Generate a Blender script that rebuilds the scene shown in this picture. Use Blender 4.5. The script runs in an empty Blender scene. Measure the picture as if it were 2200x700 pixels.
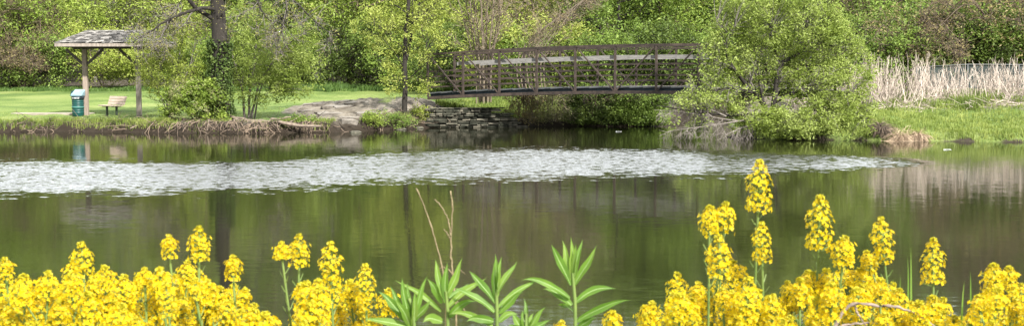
import bpy, math
import numpy as np
from mathutils import Vector

R = math.radians
rng = np.random.default_rng(7)
C = bpy.context.scene.collection
scene = bpy.context.scene

# ------------------------------------------------------------------ camera model
FPX = 2600.0; CAMZ = 2.5; HY = 152.0
TILT = math.atan((350 - HY) / FPX)

def P(px, py, D):
    """world point at depth D (metres along +Y) that the lens sees at photo pixel px, py"""
    dx = (px - 1100) / FPX; dy = (350 - py) / FPX
    s = D / (math.cos(TILT) + dy * math.sin(TILT))
    return np.array([s * dx, D, CAMZ + s * (dy * math.cos(TILT) - math.sin(TILT))])

def PX(px, D):
    return P(px, HY, D)[0]

# ------------------------------------------------------------------ small maths
def sst(a, b, x):
    t = np.clip((x - a) / (b - a), 0, 1)
    return t * t * (3 - 2 * t)

def nrm(v):
    return v / np.maximum(np.linalg.norm(v, axis=-1, keepdims=True), 1e-9)

def wob(x, y, s=1.0, seed=0.0):
    return (np.sin(x * 1.31 * s + 1.7 * np.sin(y * 0.83 * s + seed) + seed) + np.sin(y * 1.73 * s + 1.3 * np.sin(x * 1.1 * s - seed) + 2 * seed)
            + 0.6 * np.sin((x + y) * 2.9 * s + seed * 3) + 0.6 * np.sin((x - y) * 3.7 * s - seed)) / 3.2

# ------------------------------------------------------------------ pond outline and terrain height
FAR = [(-60, 36), (-45, 42), (-30, 47), (-24.4, 48.9), (-20.8, 49.2), (-18.8, 49.8), (-17.2, 49.4), (-15.0, 49.0), (-13.4, 48.3), (-12.1, 48.4), (-10.2, 48.2), (-8.8, 48.9),
       (-7.5, 48.9), (-5.9, 50.6), (-4.6, 51.9), (-3.6, 53.2), (0.1, 54.1), (1.05, 54.6), (3.15, 54.7), (6.0, 54.3), (7.5, 57), (9.5, 64),
       (13, 75), (17, 90), (18.6, 90), (14.6, 74), (11.2, 62), (9.8, 55), (9.3, 50), (9.0, 47.2), (7.9, 45.2), (10.2, 44.4), (13.0, 43.4), (15.4, 42.9), (17.9, 42.3),
       (22, 41), (32, 38), (60, 32)]
NEAR = [(60, 4), (30, 5.5), (14, 5.6), (6, 6.0), (2, 5.7), (-2, 6.0), (-6, 5.6), (-14, 5.9), (-30, 5), (-60, 4)]
POND = np.array(FAR + NEAR, float)

def pond_sd(x, y):
    """signed distance to the water's edge, positive on land"""
    x = np.asarray(x, float); y = np.asarray(y, float)
    best = np.full(x.shape, 1e9); inside = np.zeros(x.shape, bool)
    n = len(POND)
    for i in range(n):
        ax, ay = POND[i]; bx, by = POND[(i + 1) % n]
        ex, ey = bx - ax, by - ay
        t = np.clip(((x - ax) * ex + (y - ay) * ey) / (ex * ex + ey * ey), 0, 1)
        best = np.minimum(best, np.hypot(x - ax - t * ex, y - ay - t * ey))
        cond = (ay > y) != (by > y)
        with np.errstate(divide='ignore', invalid='ignore'):
            xi = ax + (y - ay) * ex / (ey if ey != 0 else 1e-9)
        inside ^= cond & (x < xi)
    return np.where(inside, -best, best)

def H(x, y):
    x = np.asarray(x, float); y = np.asarray(y, float)
    d = pond_sd(x, y) + 0.16 * wob(x, y, 2.2, 1.0) * sst(20, 40, y)
    dl = np.maximum(d, 0)
    # left: a low eroded bank and a lawn that rises gently
    dl = dl + 0.0 * x
    left = (0.36 + .05 * wob(x, y * .3, 3.1, 9.0)) * sst(0, 0.4 + .2 * wob(x, y * .2, 2.3, 3.0), dl) + 0.12 * sst(0.3, 4, dl) + 0.034 * np.clip(y - 56, 0, 22) + 0.05 * np.clip(y - 79, 0, 60)
    left += 0.72 * np.exp(-((x + 4.6) ** 2 / (2 * 1.5 ** 2) + (y - 55.6) ** 2 / (2 * 1.9 ** 2))) * sst(0, 1.6, dl)
    left += 0.42 * np.exp(-((x + 8.0) ** 2 / (2 * 2.3 ** 2) + (y - 58) ** 2 / (2 * 3.0 ** 2)))
    mid = 0.3 * sst(0, 0.6, dl) + 0.35 * sst(0, 5, dl) + 0.03 * np.clip(y - 56, 0, 60)
    right = 0.26 * sst(0, 0.5, dl) + 1.1 * sst(0, 10.5, dl) + 0.04 * np.clip(y - 60, 0, 60)
    right += 0.5 * np.exp(-((x - 13.0) ** 2 / (2 * 1.6 ** 2) + (y - 45.6) ** 2 / (2 * 1.2 ** 2)))
    wl = 1 - sst(-2.6, -0.6, x); wr = sst(8.5, 10.5, x)
    far = left * wl + mid * (1 - wl) * (1 - wr) + right * wr
    near = 1.5 * sst(0, 4.2, dl)
    wf = sst(18, 24, y)
    land = far * wf + near * (1 - wf)
    land = land + (0.025 * wob(x, y, 2.3, 4.0) + 0.03 * wob(x, y, 0.7, 2.0)) * sst(0.1, 1.0, dl)
    land = land + 0.30 * np.clip(y - 92, 0, 140)
    bed = -np.minimum(np.maximum(-d, 0) * 0.5, 1.3)
    return np.where(d > 0, land + 0.02, bed - 0.02 * sst(0, 0.1, -d))

def H1(x, y):
    return float(H(np.array([x]), np.array([y]))[0])

# ------------------------------------------------------------------ mesh helpers
class Geo:
    """collects vertices, quads / n-gons and material slots"""
    def __init__(self):
        self.v = []; self.f = []; self.n = 0; self.mi = []; self.sm = []
    def add(self, verts, faces, mi=0, smooth=False):
        verts = np.asarray(verts, float).reshape(-1, 3)
        faces = np.asarray(faces, int)
        self.v.append(verts); self.f.append(faces + self.n); self.n += len(verts)
        self.mi.append(np.full(len(faces), mi)); self.sm.append(np.full(len(faces), smooth))
    def mesh(self, name, mats, origin=(0, 0, 0)):
        me = bpy.data.meshes.new(name)
        V = np.concatenate(self.v) - np.asarray(origin, float)
        me.vertices.add(len(V)); me.vertices.foreach_set('co', V.astype(np.float32).ravel())
        tot = [np.full(len(f), f.shape[1]) for f in self.f]
        lt = np.concatenate(tot); li = np.concatenate([f.ravel() for f in self.f])
        me.loops.add(len(li)); me.loops.foreach_set('vertex_index', li.astype(np.int32))
        me.polygons.add(len(lt))
        me.polygons.foreach_set('loop_start', np.concatenate([[0], np.cumsum(lt)[:-1]]).astype(np.int32))
        for m in mats: me.materials.append(m)
        me.polygons.foreach_set('material_index', np.concatenate(self.mi).astype(np.int32))
        me.polygons.foreach_set('use_smooth', np.concatenate(self.sm))
        me.update(calc_edges=True); me.validate()
        return me

def tubes(g, pts, rad, sides=5, mi=0, cap=False):
    """pts [N,n,3], rad [N,n]"""
    pts = np.asarray(pts, float); rad = np.asarray(rad, float)
    if pts.ndim == 2: pts = pts[None]; rad = rad[None]
    N, n, _ = pts.shape
    tan = np.gradient(pts, axis=1); tan = nrm(tan)
    ref = np.where(np.abs(tan[:, :1, 2:3]) > 0.9, np.array([1.0, 0, 0]), np.array([0, 0, 1.0]))
    ref = np.broadcast_to(ref, tan.shape)
    u = nrm(np.cross(tan, ref)); w = np.cross(tan, u)
    a = np.arange(sides) * 2 * math.pi / sides
    ring = (pts[:, :, None] + rad[:, :, None, None] * (np.cos(a)[None, None, :, None] * u[:, :, None] + np.sin(a)[None, None, :, None] * w[:, :, None]))
    V = ring.reshape(-1, 3)
    i, j, k = np.meshgrid(np.arange(N), np.arange(n - 1), np.arange(sides), indexing='ij')
    k2 = (k + 1) % sides
    b = (i * n + j) * sides; c = b + sides
    Fq = np.stack([b + k, b + k2, c + k2, c + k], -1).reshape(-1, 4)
    g.add(V, Fq, mi, sides > 3)
    if cap:
        base = g.n - len(V)
        for q in range(N):
            for e, rev in ((0, True), (n - 1, False)):
                idx = [base + (q * n + e) * sides + s for s in range(sides)]
                if rev: idx = idx[::-1]
                g.f.append(np.array([idx])); g.mi.append(np.array([mi])); g.sm.append(np.array([False]))

def resample(pts, n):
    pts = np.asarray(pts, float)
    # smooth with Catmull-Rom, then take n even points
    q = np.vstack([2 * pts[0] - pts[1], pts, 2 * pts[-1] - pts[-2]])
    out = []
    for i in range(1, len(q) - 2):
        for t in np.linspace(0, 1, 8, endpoint=False):
            a, b, c, d = q[i - 1], q[i], q[i + 1], q[i + 2]
            out.append(0.5 * (2 * b + (c - a) * t + (2 * a - 5 * b + 4 * c - d) * t * t + (3 * b - a - 3 * c + d) * t ** 3))
    out.append(pts[-1]); out = np.array(out)
    s = np.concatenate([[0], np.cumsum(np.linalg.norm(np.diff(out, axis=0), axis=1))])
    t = np.linspace(0, s[-1], n)
    return np.stack([np.interp(t, s, out[:, k]) for k in range(3)], 1)

def boxv(g, c, ax, ay, az, mi=0):
    """box about centre c with half-axis vectors"""
    c = np.asarray(c, float); ax, ay, az = (np.asarray(v, float) for v in (ax, ay, az))
    V = [c + sx * ax + sy * ay + sz * az for sz in (-1, 1) for sy in (-1, 1) for sx in (-1, 1)]
    Fq = [(0, 2, 3, 1), (4, 5, 7, 6), (0, 1, 5, 4), (2, 6, 7, 3), (0, 4, 6, 2), (1, 3, 7, 5)]
    if np.dot(np.cross(ax, ay), az) < 0: Fq = [f[::-1] for f in Fq]
    g.add(V, Fq, mi)

def beam(g, a, b, w, h, up=(0, 0, 1), mi=0):
    """rectangular bar from a to b, w across, h along up"""
    a = np.asarray(a, float); b = np.asarray(b, float)
    t = nrm(b - a); s = nrm(np.cross(t, up)); u = np.cross(s, t)
    boxv(g, (a + b) / 2, (b - a) / 2, s * w / 2, u * h / 2, mi)

def empty(name, loc, label=None, cat=None, group=None):
    o = bpy.data.objects.new(name, None); C.objects.link(o); o.location = tuple(loc); o.empty_display_size = 0.2
    tag(o, label, cat, group); return o

def tag(o, label=None, cat=None, group=None, kind=None):
    if label: o['label'] = label
    if cat: o['category'] = cat
    if group: o['group'] = group
    if kind: o['kind'] = kind
    return o

def part(name, g, mats, parent=None, loc=None, label=None, bevel=0):
    """g holds world coordinates; the object sits at its parent's origin"""
    if not isinstance(mats, (list, tuple)): mats = [mats]
    org = np.array(parent_world(parent)) if parent is not None else np.array(loc if loc is not None else (0, 0, 0), float)
    o = bpy.data.objects.new(name, g.mesh(name, mats, org)); C.objects.link(o)
    if parent is not None: o.parent = parent
    else: o.location = tuple(org)
    if label: o['label'] = label
    if bevel:
        m = o.modifiers.new('bevel', 'BEVEL'); m.width = bevel; m.segments = 1; m.limit_method = 'ANGLE'
    return o

def parent_world(p):
    v = Vector((0, 0, 0))
    while p is not None:
        v = v + p.location; p = p.parent
    return v

def copy_tree(o, parent=None):
    c = o.copy(); C.objects.link(c)
    if parent is not None: c.parent = parent
    for ch in list(o.children): copy_tree(ch, c)
    return c

# ------------------------------------------------------------------ materials
def newmat(name):
    m = bpy.data.materials.new(name); m.use_nodes = True
    nt = m.node_tree; b = nt.nodes['Principled BSDF']
    return m, nt, nt.nodes, nt.links, b

def ramp(nodes, stops):
    r = nodes.new('ShaderNodeValToRGB')
    while len(r.color_ramp.elements) < len(stops): r.color_ramp.elements.new(0.5)
    for e, (p, c) in zip(r.color_ramp.elements, stops):
        e.position = p; e.color = (*c, 1)
    return r

def m_leaf(name, cols, transl=0.24, clump=1.3, rough=0.55, vary=0.35):
    """leaf: colour differs leaf by leaf and, more broadly, from spray to spray"""
    m, nt, N, L, b = newmat(name)
    geo = N.new('ShaderNodeNewGeometry'); oi = N.new('ShaderNodeObjectInfo')
    tc = N.new('ShaderNodeTexCoord'); nz = N.new('ShaderNodeTexNoise'); nz.inputs['Scale'].default_value = clump; nz.inputs['Detail'].default_value = 2
    L.new(tc.outputs['Object'], nz.inputs['Vector'])
    a1 = N.new('ShaderNodeMath'); a1.operation = 'MULTIPLY_ADD'; a1.inputs[1].default_value = 0.32
    L.new(geo.outputs['Random Per Island'], a1.inputs[0])
    a2 = N.new('ShaderNodeMath'); a2.operation = 'MULTIPLY_ADD'; a2.inputs[1].default_value = 1.6; a2.inputs[2].default_value = -0.43
    L.new(nz.outputs['Fac'], a2.inputs[0]); L.new(a2.outputs[0], a1.inputs[2])
    a3 = N.new('ShaderNodeMath'); a3.operation = 'MULTIPLY_ADD'; a3.inputs[1].default_value = vary; a3.use_clamp = True
    a4 = N.new('ShaderNodeMath'); a4.operation = 'SUBTRACT'; a4.inputs[1].default_value = 0.1
    L.new(a1.outputs[0], a4.inputs[0])
    L.new(oi.outputs['Random'], a3.inputs[0]); L.new(a4.outputs[0], a3.inputs[2])
    r = ramp(N, [(i / (len(cols) - 1), c) for i, c in enumerate(cols)])
    L.new(a3.outputs[0], r.inputs['Fac']); L.new(r.outputs['Color'], b.inputs['Base Color'])
    b.inputs['Roughness'].default_value = rough; b.inputs['Specular IOR Level'].default_value = 0.3
    tr = N.new('ShaderNodeBsdfTranslucent'); mx = N.new('ShaderNodeMixShader'); mx.inputs[0].default_value = transl
    hs = N.new('ShaderNodeHueSaturation'); hs.inputs['Value'].default_value = 1.5; hs.inputs['Hue'].default_value = 0.49
    L.new(r.outputs['Color'], hs.inputs['Color']); L.new(hs.outputs['Color'], tr.inputs['Color'])
    L.new(b.outputs[0], mx.inputs[1]); L.new(tr.outputs[0], mx.inputs[2]); L.new(mx.outputs[0], N['Material Output'].inputs['Surface'])
    return m

def m_noise(name, c1, c2, scale=6, rough=0.85, bump=0.4, stretch=(1, 1, 1), island=0.0, detail=6, metal=0, mid=None):
    """two-tone noise with bump; island>0 shifts each separate piece's tone"""
    m, nt, N, L, b = newmat(name)
    tc = N.new('ShaderNodeTexCoord'); mp = N.new('ShaderNodeMapping'); mp.inputs['Scale'].default_value = stretch
    nz = N.new('ShaderNodeTexNoise'); nz.inputs['Scale'].default_value = scale; nz.inputs['Detail'].default_value = detail; nz.inputs['Roughness'].default_value = 0.65
    L.new(tc.outputs['Object'], mp.inputs['Vector']); L.new(mp.outputs[0], nz.inputs['Vector'])
    stops = [(0.3, c1), (0.7, c2)] if mid is None else [(0.3, c1), (0.5, mid), (0.7, c2)]
    r = ramp(N, stops)
    if island:
        geo = N.new('ShaderNodeNewGeometry'); ma = N.new('ShaderNodeMath'); ma.operation = 'MULTIPLY_ADD'; ma.inputs[1].default_value = island; ma.inputs[2].default_value = -island / 2
        L.new(geo.outputs['Random Per Island'], ma.inputs[0])
        ad = N.new('ShaderNodeMath'); L.new(ma.outputs[0], ad.inputs[0]); L.new(nz.outputs['Fac'], ad.inputs[1]); L.new(ad.outputs[0], r.inputs['Fac'])
    else:
        L.new(nz.outputs['Fac'], r.inputs['Fac'])
    L.new(r.outputs['Color'], b.inputs['Base Color'])
    b.inputs['Roughness'].default_value = rough; b.inputs['Metallic'].default_value = metal
    if bump:
        bp = N.new('ShaderNodeBump'); bp.inputs['Strength'].default_value = bump; bp.inputs['Distance'].default_value = 0.02
        L.new(nz.outputs['Fac'], bp.inputs['Height']); L.new(bp.outputs[0], b.inputs['Normal'])
    return m

G_LIME = [(0.08, 0.125, 0.018), (0.175, 0.25, 0.036), (0.32, 0.39, 0.085)]
G_YEL = [(0.10, 0.145, 0.02), (0.215, 0.275, 0.04), (0.36, 0.40, 0.10)]
G_MID = [(0.06, 0.10, 0.018), (0.14, 0.215, 0.036), (0.24, 0.33, 0.07)]
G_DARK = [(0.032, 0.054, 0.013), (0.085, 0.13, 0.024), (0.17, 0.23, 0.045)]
G_PALE = [(0.14, 0.16, 0.06), (0.24, 0.25, 0.10), (0.38, 0.36, 0.2)]
G_BUD = [(0.16, 0.13, 0.06), (0.25, 0.20, 0.09), (0.3, 0.28, 0.11)]
M = {}
M['leaf_lime'] = m_leaf('lime leaves', G_LIME)
M['leaf_yellow'] = m_leaf('yellow green leaves', G_YEL)
M['leaf_mid'] = m_leaf('mid green leaves', G_MID)
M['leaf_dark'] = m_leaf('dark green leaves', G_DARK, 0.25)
M['leaf_pale'] = m_leaf('pale leaves and blossom', G_PALE)
M['leaf_bud'] = m_leaf('brown buds', G_BUD, 0.25)
M['leaf_oak'] = m_leaf('young oak leaves', [(.14, .13, .04), (.24, .23, .07), (.36, .35, .12)], .3)
M['leaf_willow'] = m_leaf('willow leaves', [(.09, .14, .02), (.22, .29, .052), (.38, .45, .14)], .3)
M['bark'] = m_noise('dark bark', (0.008, 0.0065, 0.005), (0.036, 0.03, 0.023), 9, 0.95, 0.8, (1, 1, 0.25))
M['bark_grey'] = m_noise('grey bark', (0.07, 0.062, 0.055), (0.19, 0.17, 0.15), 8, 0.95, 0.5, (1, 1, 0.3))
M['bark_tan'] = m_noise('tan bark', (0.10, 0.078, 0.055), (0.23, 0.185, 0.135), 8, 0.95, 0.4, (1, 1, 0.3))
M['bark_brown'] = m_noise('brown bark', (0.06, 0.045, 0.03), (0.15, 0.11, 0.08), 8, 0.95, 0.4, (1, 1, 0.3))
M['dead_wood'] = m_noise('bleached wood', (0.10, 0.085, 0.075), (0.27, 0.24, 0.21), 10, 0.9, 0.5, (1, 1, 1))
M['root'] = m_noise('exposed roots', (0.10, 0.075, 0.055), (0.26, 0.21, 0.165), 10, 0.95, 0.5)
M['rust'] = m_noise('weathering steel', (0.02, 0.014, 0.011), (0.07, 0.05, 0.039), 5, 0.75, 0.25, island=0.25, mid=(0.042, 0.030, 0.023))
M['deck_edge'] = m_noise('grey deck edge steel', (0.05, 0.055, 0.06), (0.10, 0.11, 0.115), 4, 0.55, 0.1)
M['rail_wood'] = m_noise('silvered handrail timber', (0.13, 0.126, 0.117), (0.29, 0.28, 0.262), 5, 0.85, 0.3, (1, 1, 6))
M['deck_wood'] = m_noise('deck planks', (0.10, 0.085, 0.07), (0.2, 0.18, 0.15), 5, 0.9, 0.3, island=0.4)
M['stone'] = m_noise('mossy stone', (0.014, 0.016, 0.009), (0.15, 0.138, 0.105), 3.5, 0.95, 0.8, island=0.4, mid=(0.055, 0.056, 0.04))
M['slab'] = m_noise('grey slab stone', (0.09, 0.08, 0.068), (0.27, 0.24, 0.205), 4, 0.95, 0.6)
M['shake'] = m_noise('grey wooden shakes', (0.04, 0.037, 0.034), (0.27, 0.255, 0.235), 4, 0.95, 0.5, (1, 1, 1), island=0.5, mid=(0.11, 0.103, 0.094))
M['timber'] = m_noise('weathered timber', (0.16, 0.125, 0.10), (0.36, 0.29, 0.24), 5, 0.9, 0.3, (4, 4, 0.6))
M['timber_pale'] = m_noise('pale timber', (0.17, 0.145, 0.125), (0.37, 0.32, 0.275), 3, 0.9, 0.3, (4, 4, 0.6))
M['timber_dark'] = m_noise('dark timber', (0.05, 0.042, 0.036), (0.13, 0.11, 0.095), 5, 0.9, 0.3, (3, 3, 1))
M['bench_plank'] = m_noise('bench planks', (0.38, 0.29, 0.23), (0.52, 0.42, 0.35), 6, 0.75, 0.15, (1, 1, 3), island=0.2)
M['bench_leg'] = m_noise('bench leg steel', (0.03, 0.04, 0.03), (0.06, 0.075, 0.06), 6, 0.6, 0.1)
M['bin_green'] = m_noise('teal green bin plastic', (0.004, 0.042, 0.04), (0.008, 0.07, 0.066), 4, 0.45, 0.05)
M['bin_band'] = m_noise('faded teal band', (0.05, 0.17, 0.15), (0.08, 0.22, 0.2), 4, 0.5, 0.05)
M['bin_rim_deck_shade'] = m_noise('dark bin rim and deck shade', (0.006, 0.014, 0.022), (0.012, 0.03, 0.04), 5, 0.6, 0.05)
M['bin_lid'] = m_noise('pale blue lid', (0.16, 0.27, 0.33), (0.25, 0.37, 0.43), 4, 0.4, 0.05)
M['white_mark'] = m_noise('white lettering', (0.6, 0.62, 0.62), (0.75, 0.77, 0.77), 4, 0.6, 0)
M['fence'] = m_noise('slate fence mesh', (0.018, 0.028, 0.027), (0.042, 0.06, 0.06), 3, 0.7, 0.1)
M['fence_post'] = m_noise('fence steel', (0.07, 0.08, 0.08), (0.14, 0.15, 0.15), 5, 0.5, 0.05)
M['concrete'] = m_noise('concrete', (0.22, 0.19, 0.15), (0.33, 0.29, 0.24), 3, 0.9, 0.2)
M['reed'] = m_noise('dry reeds', (0.17, 0.135, 0.11), (0.56, 0.48, 0.41), 3, 0.85, 0, island=0.7)
M['tuft'] = m_noise('dry tuft', (0.22, 0.155, 0.10), (0.46, 0.35, 0.24), 6, 0.85, 0, island=0.7)
M['litter'] = m_noise('dead stems', (0.03, 0.022, 0.016), (0.22, 0.165, 0.12), 3, 0.95, 0, island=0.8)
M['grass'] = m_leaf('grass blades', [(0.05, 0.08, 0.015), (0.14, 0.195, 0.035), (0.30, 0.345, 0.095)], 0.3, 1.4)
M['herb'] = m_leaf('tall herbs', [(0.05, 0.095, 0.022), (0.09, 0.16, 0.035), (0.15, 0.225, 0.055)], 0.35, 0.8)
M['petal'] = m_leaf('yellow petals', [(0.45, 0.295, 0.002), (0.60, 0.455, 0.004), (0.66, 0.55, 0.014)], 0.4, 8, 0.5, 0.0)
M['bud'] = m_leaf('flower buds', [(0.32, 0.32, 0.02), (0.48, 0.42, 0.02), (0.58, 0.5, 0.03)], 0.2, 8, 0.5, 0.0)
M['stalk'] = m_noise('green flower stalk', (0.09, 0.15, 0.03), (0.17, 0.23, 0.055), 20, 0.6, 0)
M['cover'] = m_leaf('bank leaves', [(0.025, 0.05, 0.012), (0.06, 0.10, 0.02), (0.11, 0.17, 0.04)], 0.3, 5)
M['ivy'] = m_leaf('ivy leaves', [(0.02, 0.035, 0.012), (0.06, 0.10, 0.022), (0.15, 0.21, 0.05)], 0.2, 2.5)
M['dry_stem'] = m_noise('dry straw stem', (0.10, 0.075, 0.04), (0.27, 0.215, 0.12), 60, 0.85, 0.3)
M['grey_twig'] = m_noise('grey brown twig', (0.12, 0.09, 0.075), (0.33, 0.26, 0.22), 50, 0.85, 0.4)

def m_lance():
    m, nt, N, L, b = newmat('long green leaf')
    tc = N.new('ShaderNodeTexCoord'); nz = N.new('ShaderNodeTexNoise'); nz.inputs['Scale'].default_value = 30; nz.inputs['Detail'].default_value = 4
    geo = N.new('ShaderNodeNewGeometry')
    oi = N.new('ShaderNodeObjectInfo')
    L.new(tc.outputs['Object'], nz.inputs['Vector'])
    ad = N.new('ShaderNodeMath'); ad.operation = 'MULTIPLY_ADD'; ad.inputs[1].default_value = 0.5
    L.new(oi.outputs['Random'], ad.inputs[0])
    sb = N.new('ShaderNodeMath'); sb.operation = 'SUBTRACT'; sb.inputs[1].default_value = 0.22; L.new(nz.outputs['Fac'], sb.inputs[0]); L.new(sb.outputs[0], ad.inputs[2])
    r = ramp(N, [(0.1, (0.045, 0.10, 0.015)), (0.5, (0.105, 0.19, 0.028)), (0.9, (0.19, 0.27, 0.05))])
    L.new(ad.outputs[0], r.inputs['Fac'])
    L.new(r.outputs['Color'], b.inputs['Base Color']); b.inputs['Roughness'].default_value = 0.55; b.inputs['Specular IOR Level'].default_value = .3
    tr = N.new('ShaderNodeBsdfTranslucent'); tr.inputs['Color'].default_value = (0.17, 0.34, 0.03, 1)
    mx = N.new('ShaderNodeMixShader'); mx.inputs[0].default_value = 0.35
    L.new(b.outputs[0], mx.inputs[1]); L.new(tr.outputs[0], mx.inputs[2]); L.new(mx.outputs[0], N['Material Output'].inputs['Surface'])
    return m
M['lance'] = m_lance()
M['lance_rib'] = m_noise('pale leaf midrib', (0.17, 0.26, 0.08), (0.24, 0.33, 0.12), 30, 0.6, 0)

def m_ground():
    m, nt, N, L, b = newmat('ground')
    tc = N.new('ShaderNodeTexCoord'); geo = N.new('ShaderNodeNewGeometry')
    at = N.new('ShaderNodeAttribute'); at.attribute_name = 'soil'
    nz = N.new('ShaderNodeTexNoise'); nz.inputs['Scale'].default_value = 1.6; nz.inputs['Detail'].default_value = 8; nz.inputs['Roughness'].default_value = 0.7
    L.new(tc.outputs['Object'], nz.inputs['Vector'])
    nf = N.new('ShaderNodeTexNoise'); nf.inputs['Scale'].default_value = 14; nf.inputs['Detail'].default_value = 6; nf.inputs['Roughness'].default_value = 0.75
    L.new(tc.outputs['Object'], nf.inputs['Vector'])
    big = N.new('ShaderNodeTexNoise'); big.inputs['Scale'].default_value = 0.25; big.inputs['Detail'].default_value = 4
    L.new(tc.outputs['Object'], big.inputs['Vector'])
    gr = ramp(N, [(0.38, (0.06, 0.10, 0.026)), (0.5, (0.13, 0.185, 0.046)), (0.6, (0.205, 0.24, 0.08))])
    mixf = N.new('ShaderNodeMath'); mixf.operation = 'MULTIPLY_ADD'; mixf.inputs[1].default_value = 0.5
    h2 = N.new('ShaderNodeMath'); h2.operation = 'MULTIPLY'; h2.inputs[1].default_value = 0.5
    L.new(big.outputs['Fac'], mixf.inputs[0]); L.new(nf.outputs['Fac'], h2.inputs[0]); L.new(h2.outputs[0], mixf.inputs[2]); L.new(mixf.outputs[0], gr.inputs['Fac'])
    so = ramp(N, [(0.3, (0.04, 0.033, 0.025)), (0.5, (0.16, 0.14, 0.112)), (0.7, (0.26, 0.23, 0.19))])
    L.new(nz.outputs['Fac'], so.inputs['Fac'])
    # soil amount from the terrain attribute, broken up by noise
    s1 = N.new('ShaderNodeMath'); s1.operation = 'MULTIPLY_ADD'; s1.inputs[1].default_value = 0.9; s1.inputs[2].default_value = -0.45; L.new(nz.outputs['Fac'], s1.inputs[0])
    s2 = N.new('ShaderNodeMath'); s2.operation = 'ADD'; L.new(at.outputs['Fac'], s2.inputs[0]); L.new(s1.outputs[0], s2.inputs[1])
    mr = N.new('ShaderNodeMapRange'); mr.interpolation_type = 'SMOOTHSTEP'; mr.inputs['From Min'].default_value = 0.38; mr.inputs['From Max'].default_value = 0.6
    L.new(s2.outputs[0], mr.inputs['Value'])
    # mud near the water line; same dark tone under the bridge and in the wood
    at2 = N.new('ShaderNodeAttribute'); at2.attribute_name = 'mud'
    mud = N.new('ShaderNodeMix'); mud.data_type = 'RGBA'; L.new(at2.outputs['Fac'], mud.inputs['Factor'])
    L.new(so.outputs['Color'], mud.inputs['A']); mud.inputs['B'].default_value = (0.022, 0.016, 0.011, 1)
    mx = N.new('ShaderNodeMix'); mx.data_type = 'RGBA'
    L.new(mr.outputs[0], mx.inputs['Factor']); L.new(gr.outputs['Color'], mx.inputs['A']); L.new(mud.outputs['Result'], mx.inputs['B'])
    L.new(mx.outputs['Result'], b.inputs['Base Color']); b.inputs['Roughness'].default_value = 0.95; b.inputs['Specular IOR Level'].default_value = 0.15
    bp = N.new('ShaderNodeBump'); bp.inputs['Strength'].default_value = 0.8; bp.inputs['Distance'].default_value = 0.06
    L.new(nf.outputs['Fac'], bp.inputs['Height']); L.new(bp.outputs[0], b.inputs['Normal'])
    return m
M['ground'] = m_ground()

# wind-ruffled patch on the pond: centre line and half width against world X
XB = np.array([-22, -14, -9, -4.5, -1, 3, 6.5, 9.5, 12, 16])
def band_at(px, top, bot):
    d0 = FPX * CAMZ / (bot - HY); d1 = FPX * CAMZ / (top - HY)
    dm = (d0 + d1) / 2
    return (px - 1100) / FPX * dm, dm, (d1 - d0) / 2
BAND = [band_at(*t) for t in [(-200, 345, 445), (0, 344, 437), (250, 347, 418), (480, 345, 416), (700, 330, 408), (900, 322, 396), (1100, 318, 388), (1300, 318, 382), (1500, 321, 378), (1700, 327, 369), (1840, 332, 362), (1960, 338, 354), (2060, 345, 347)]]

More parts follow.
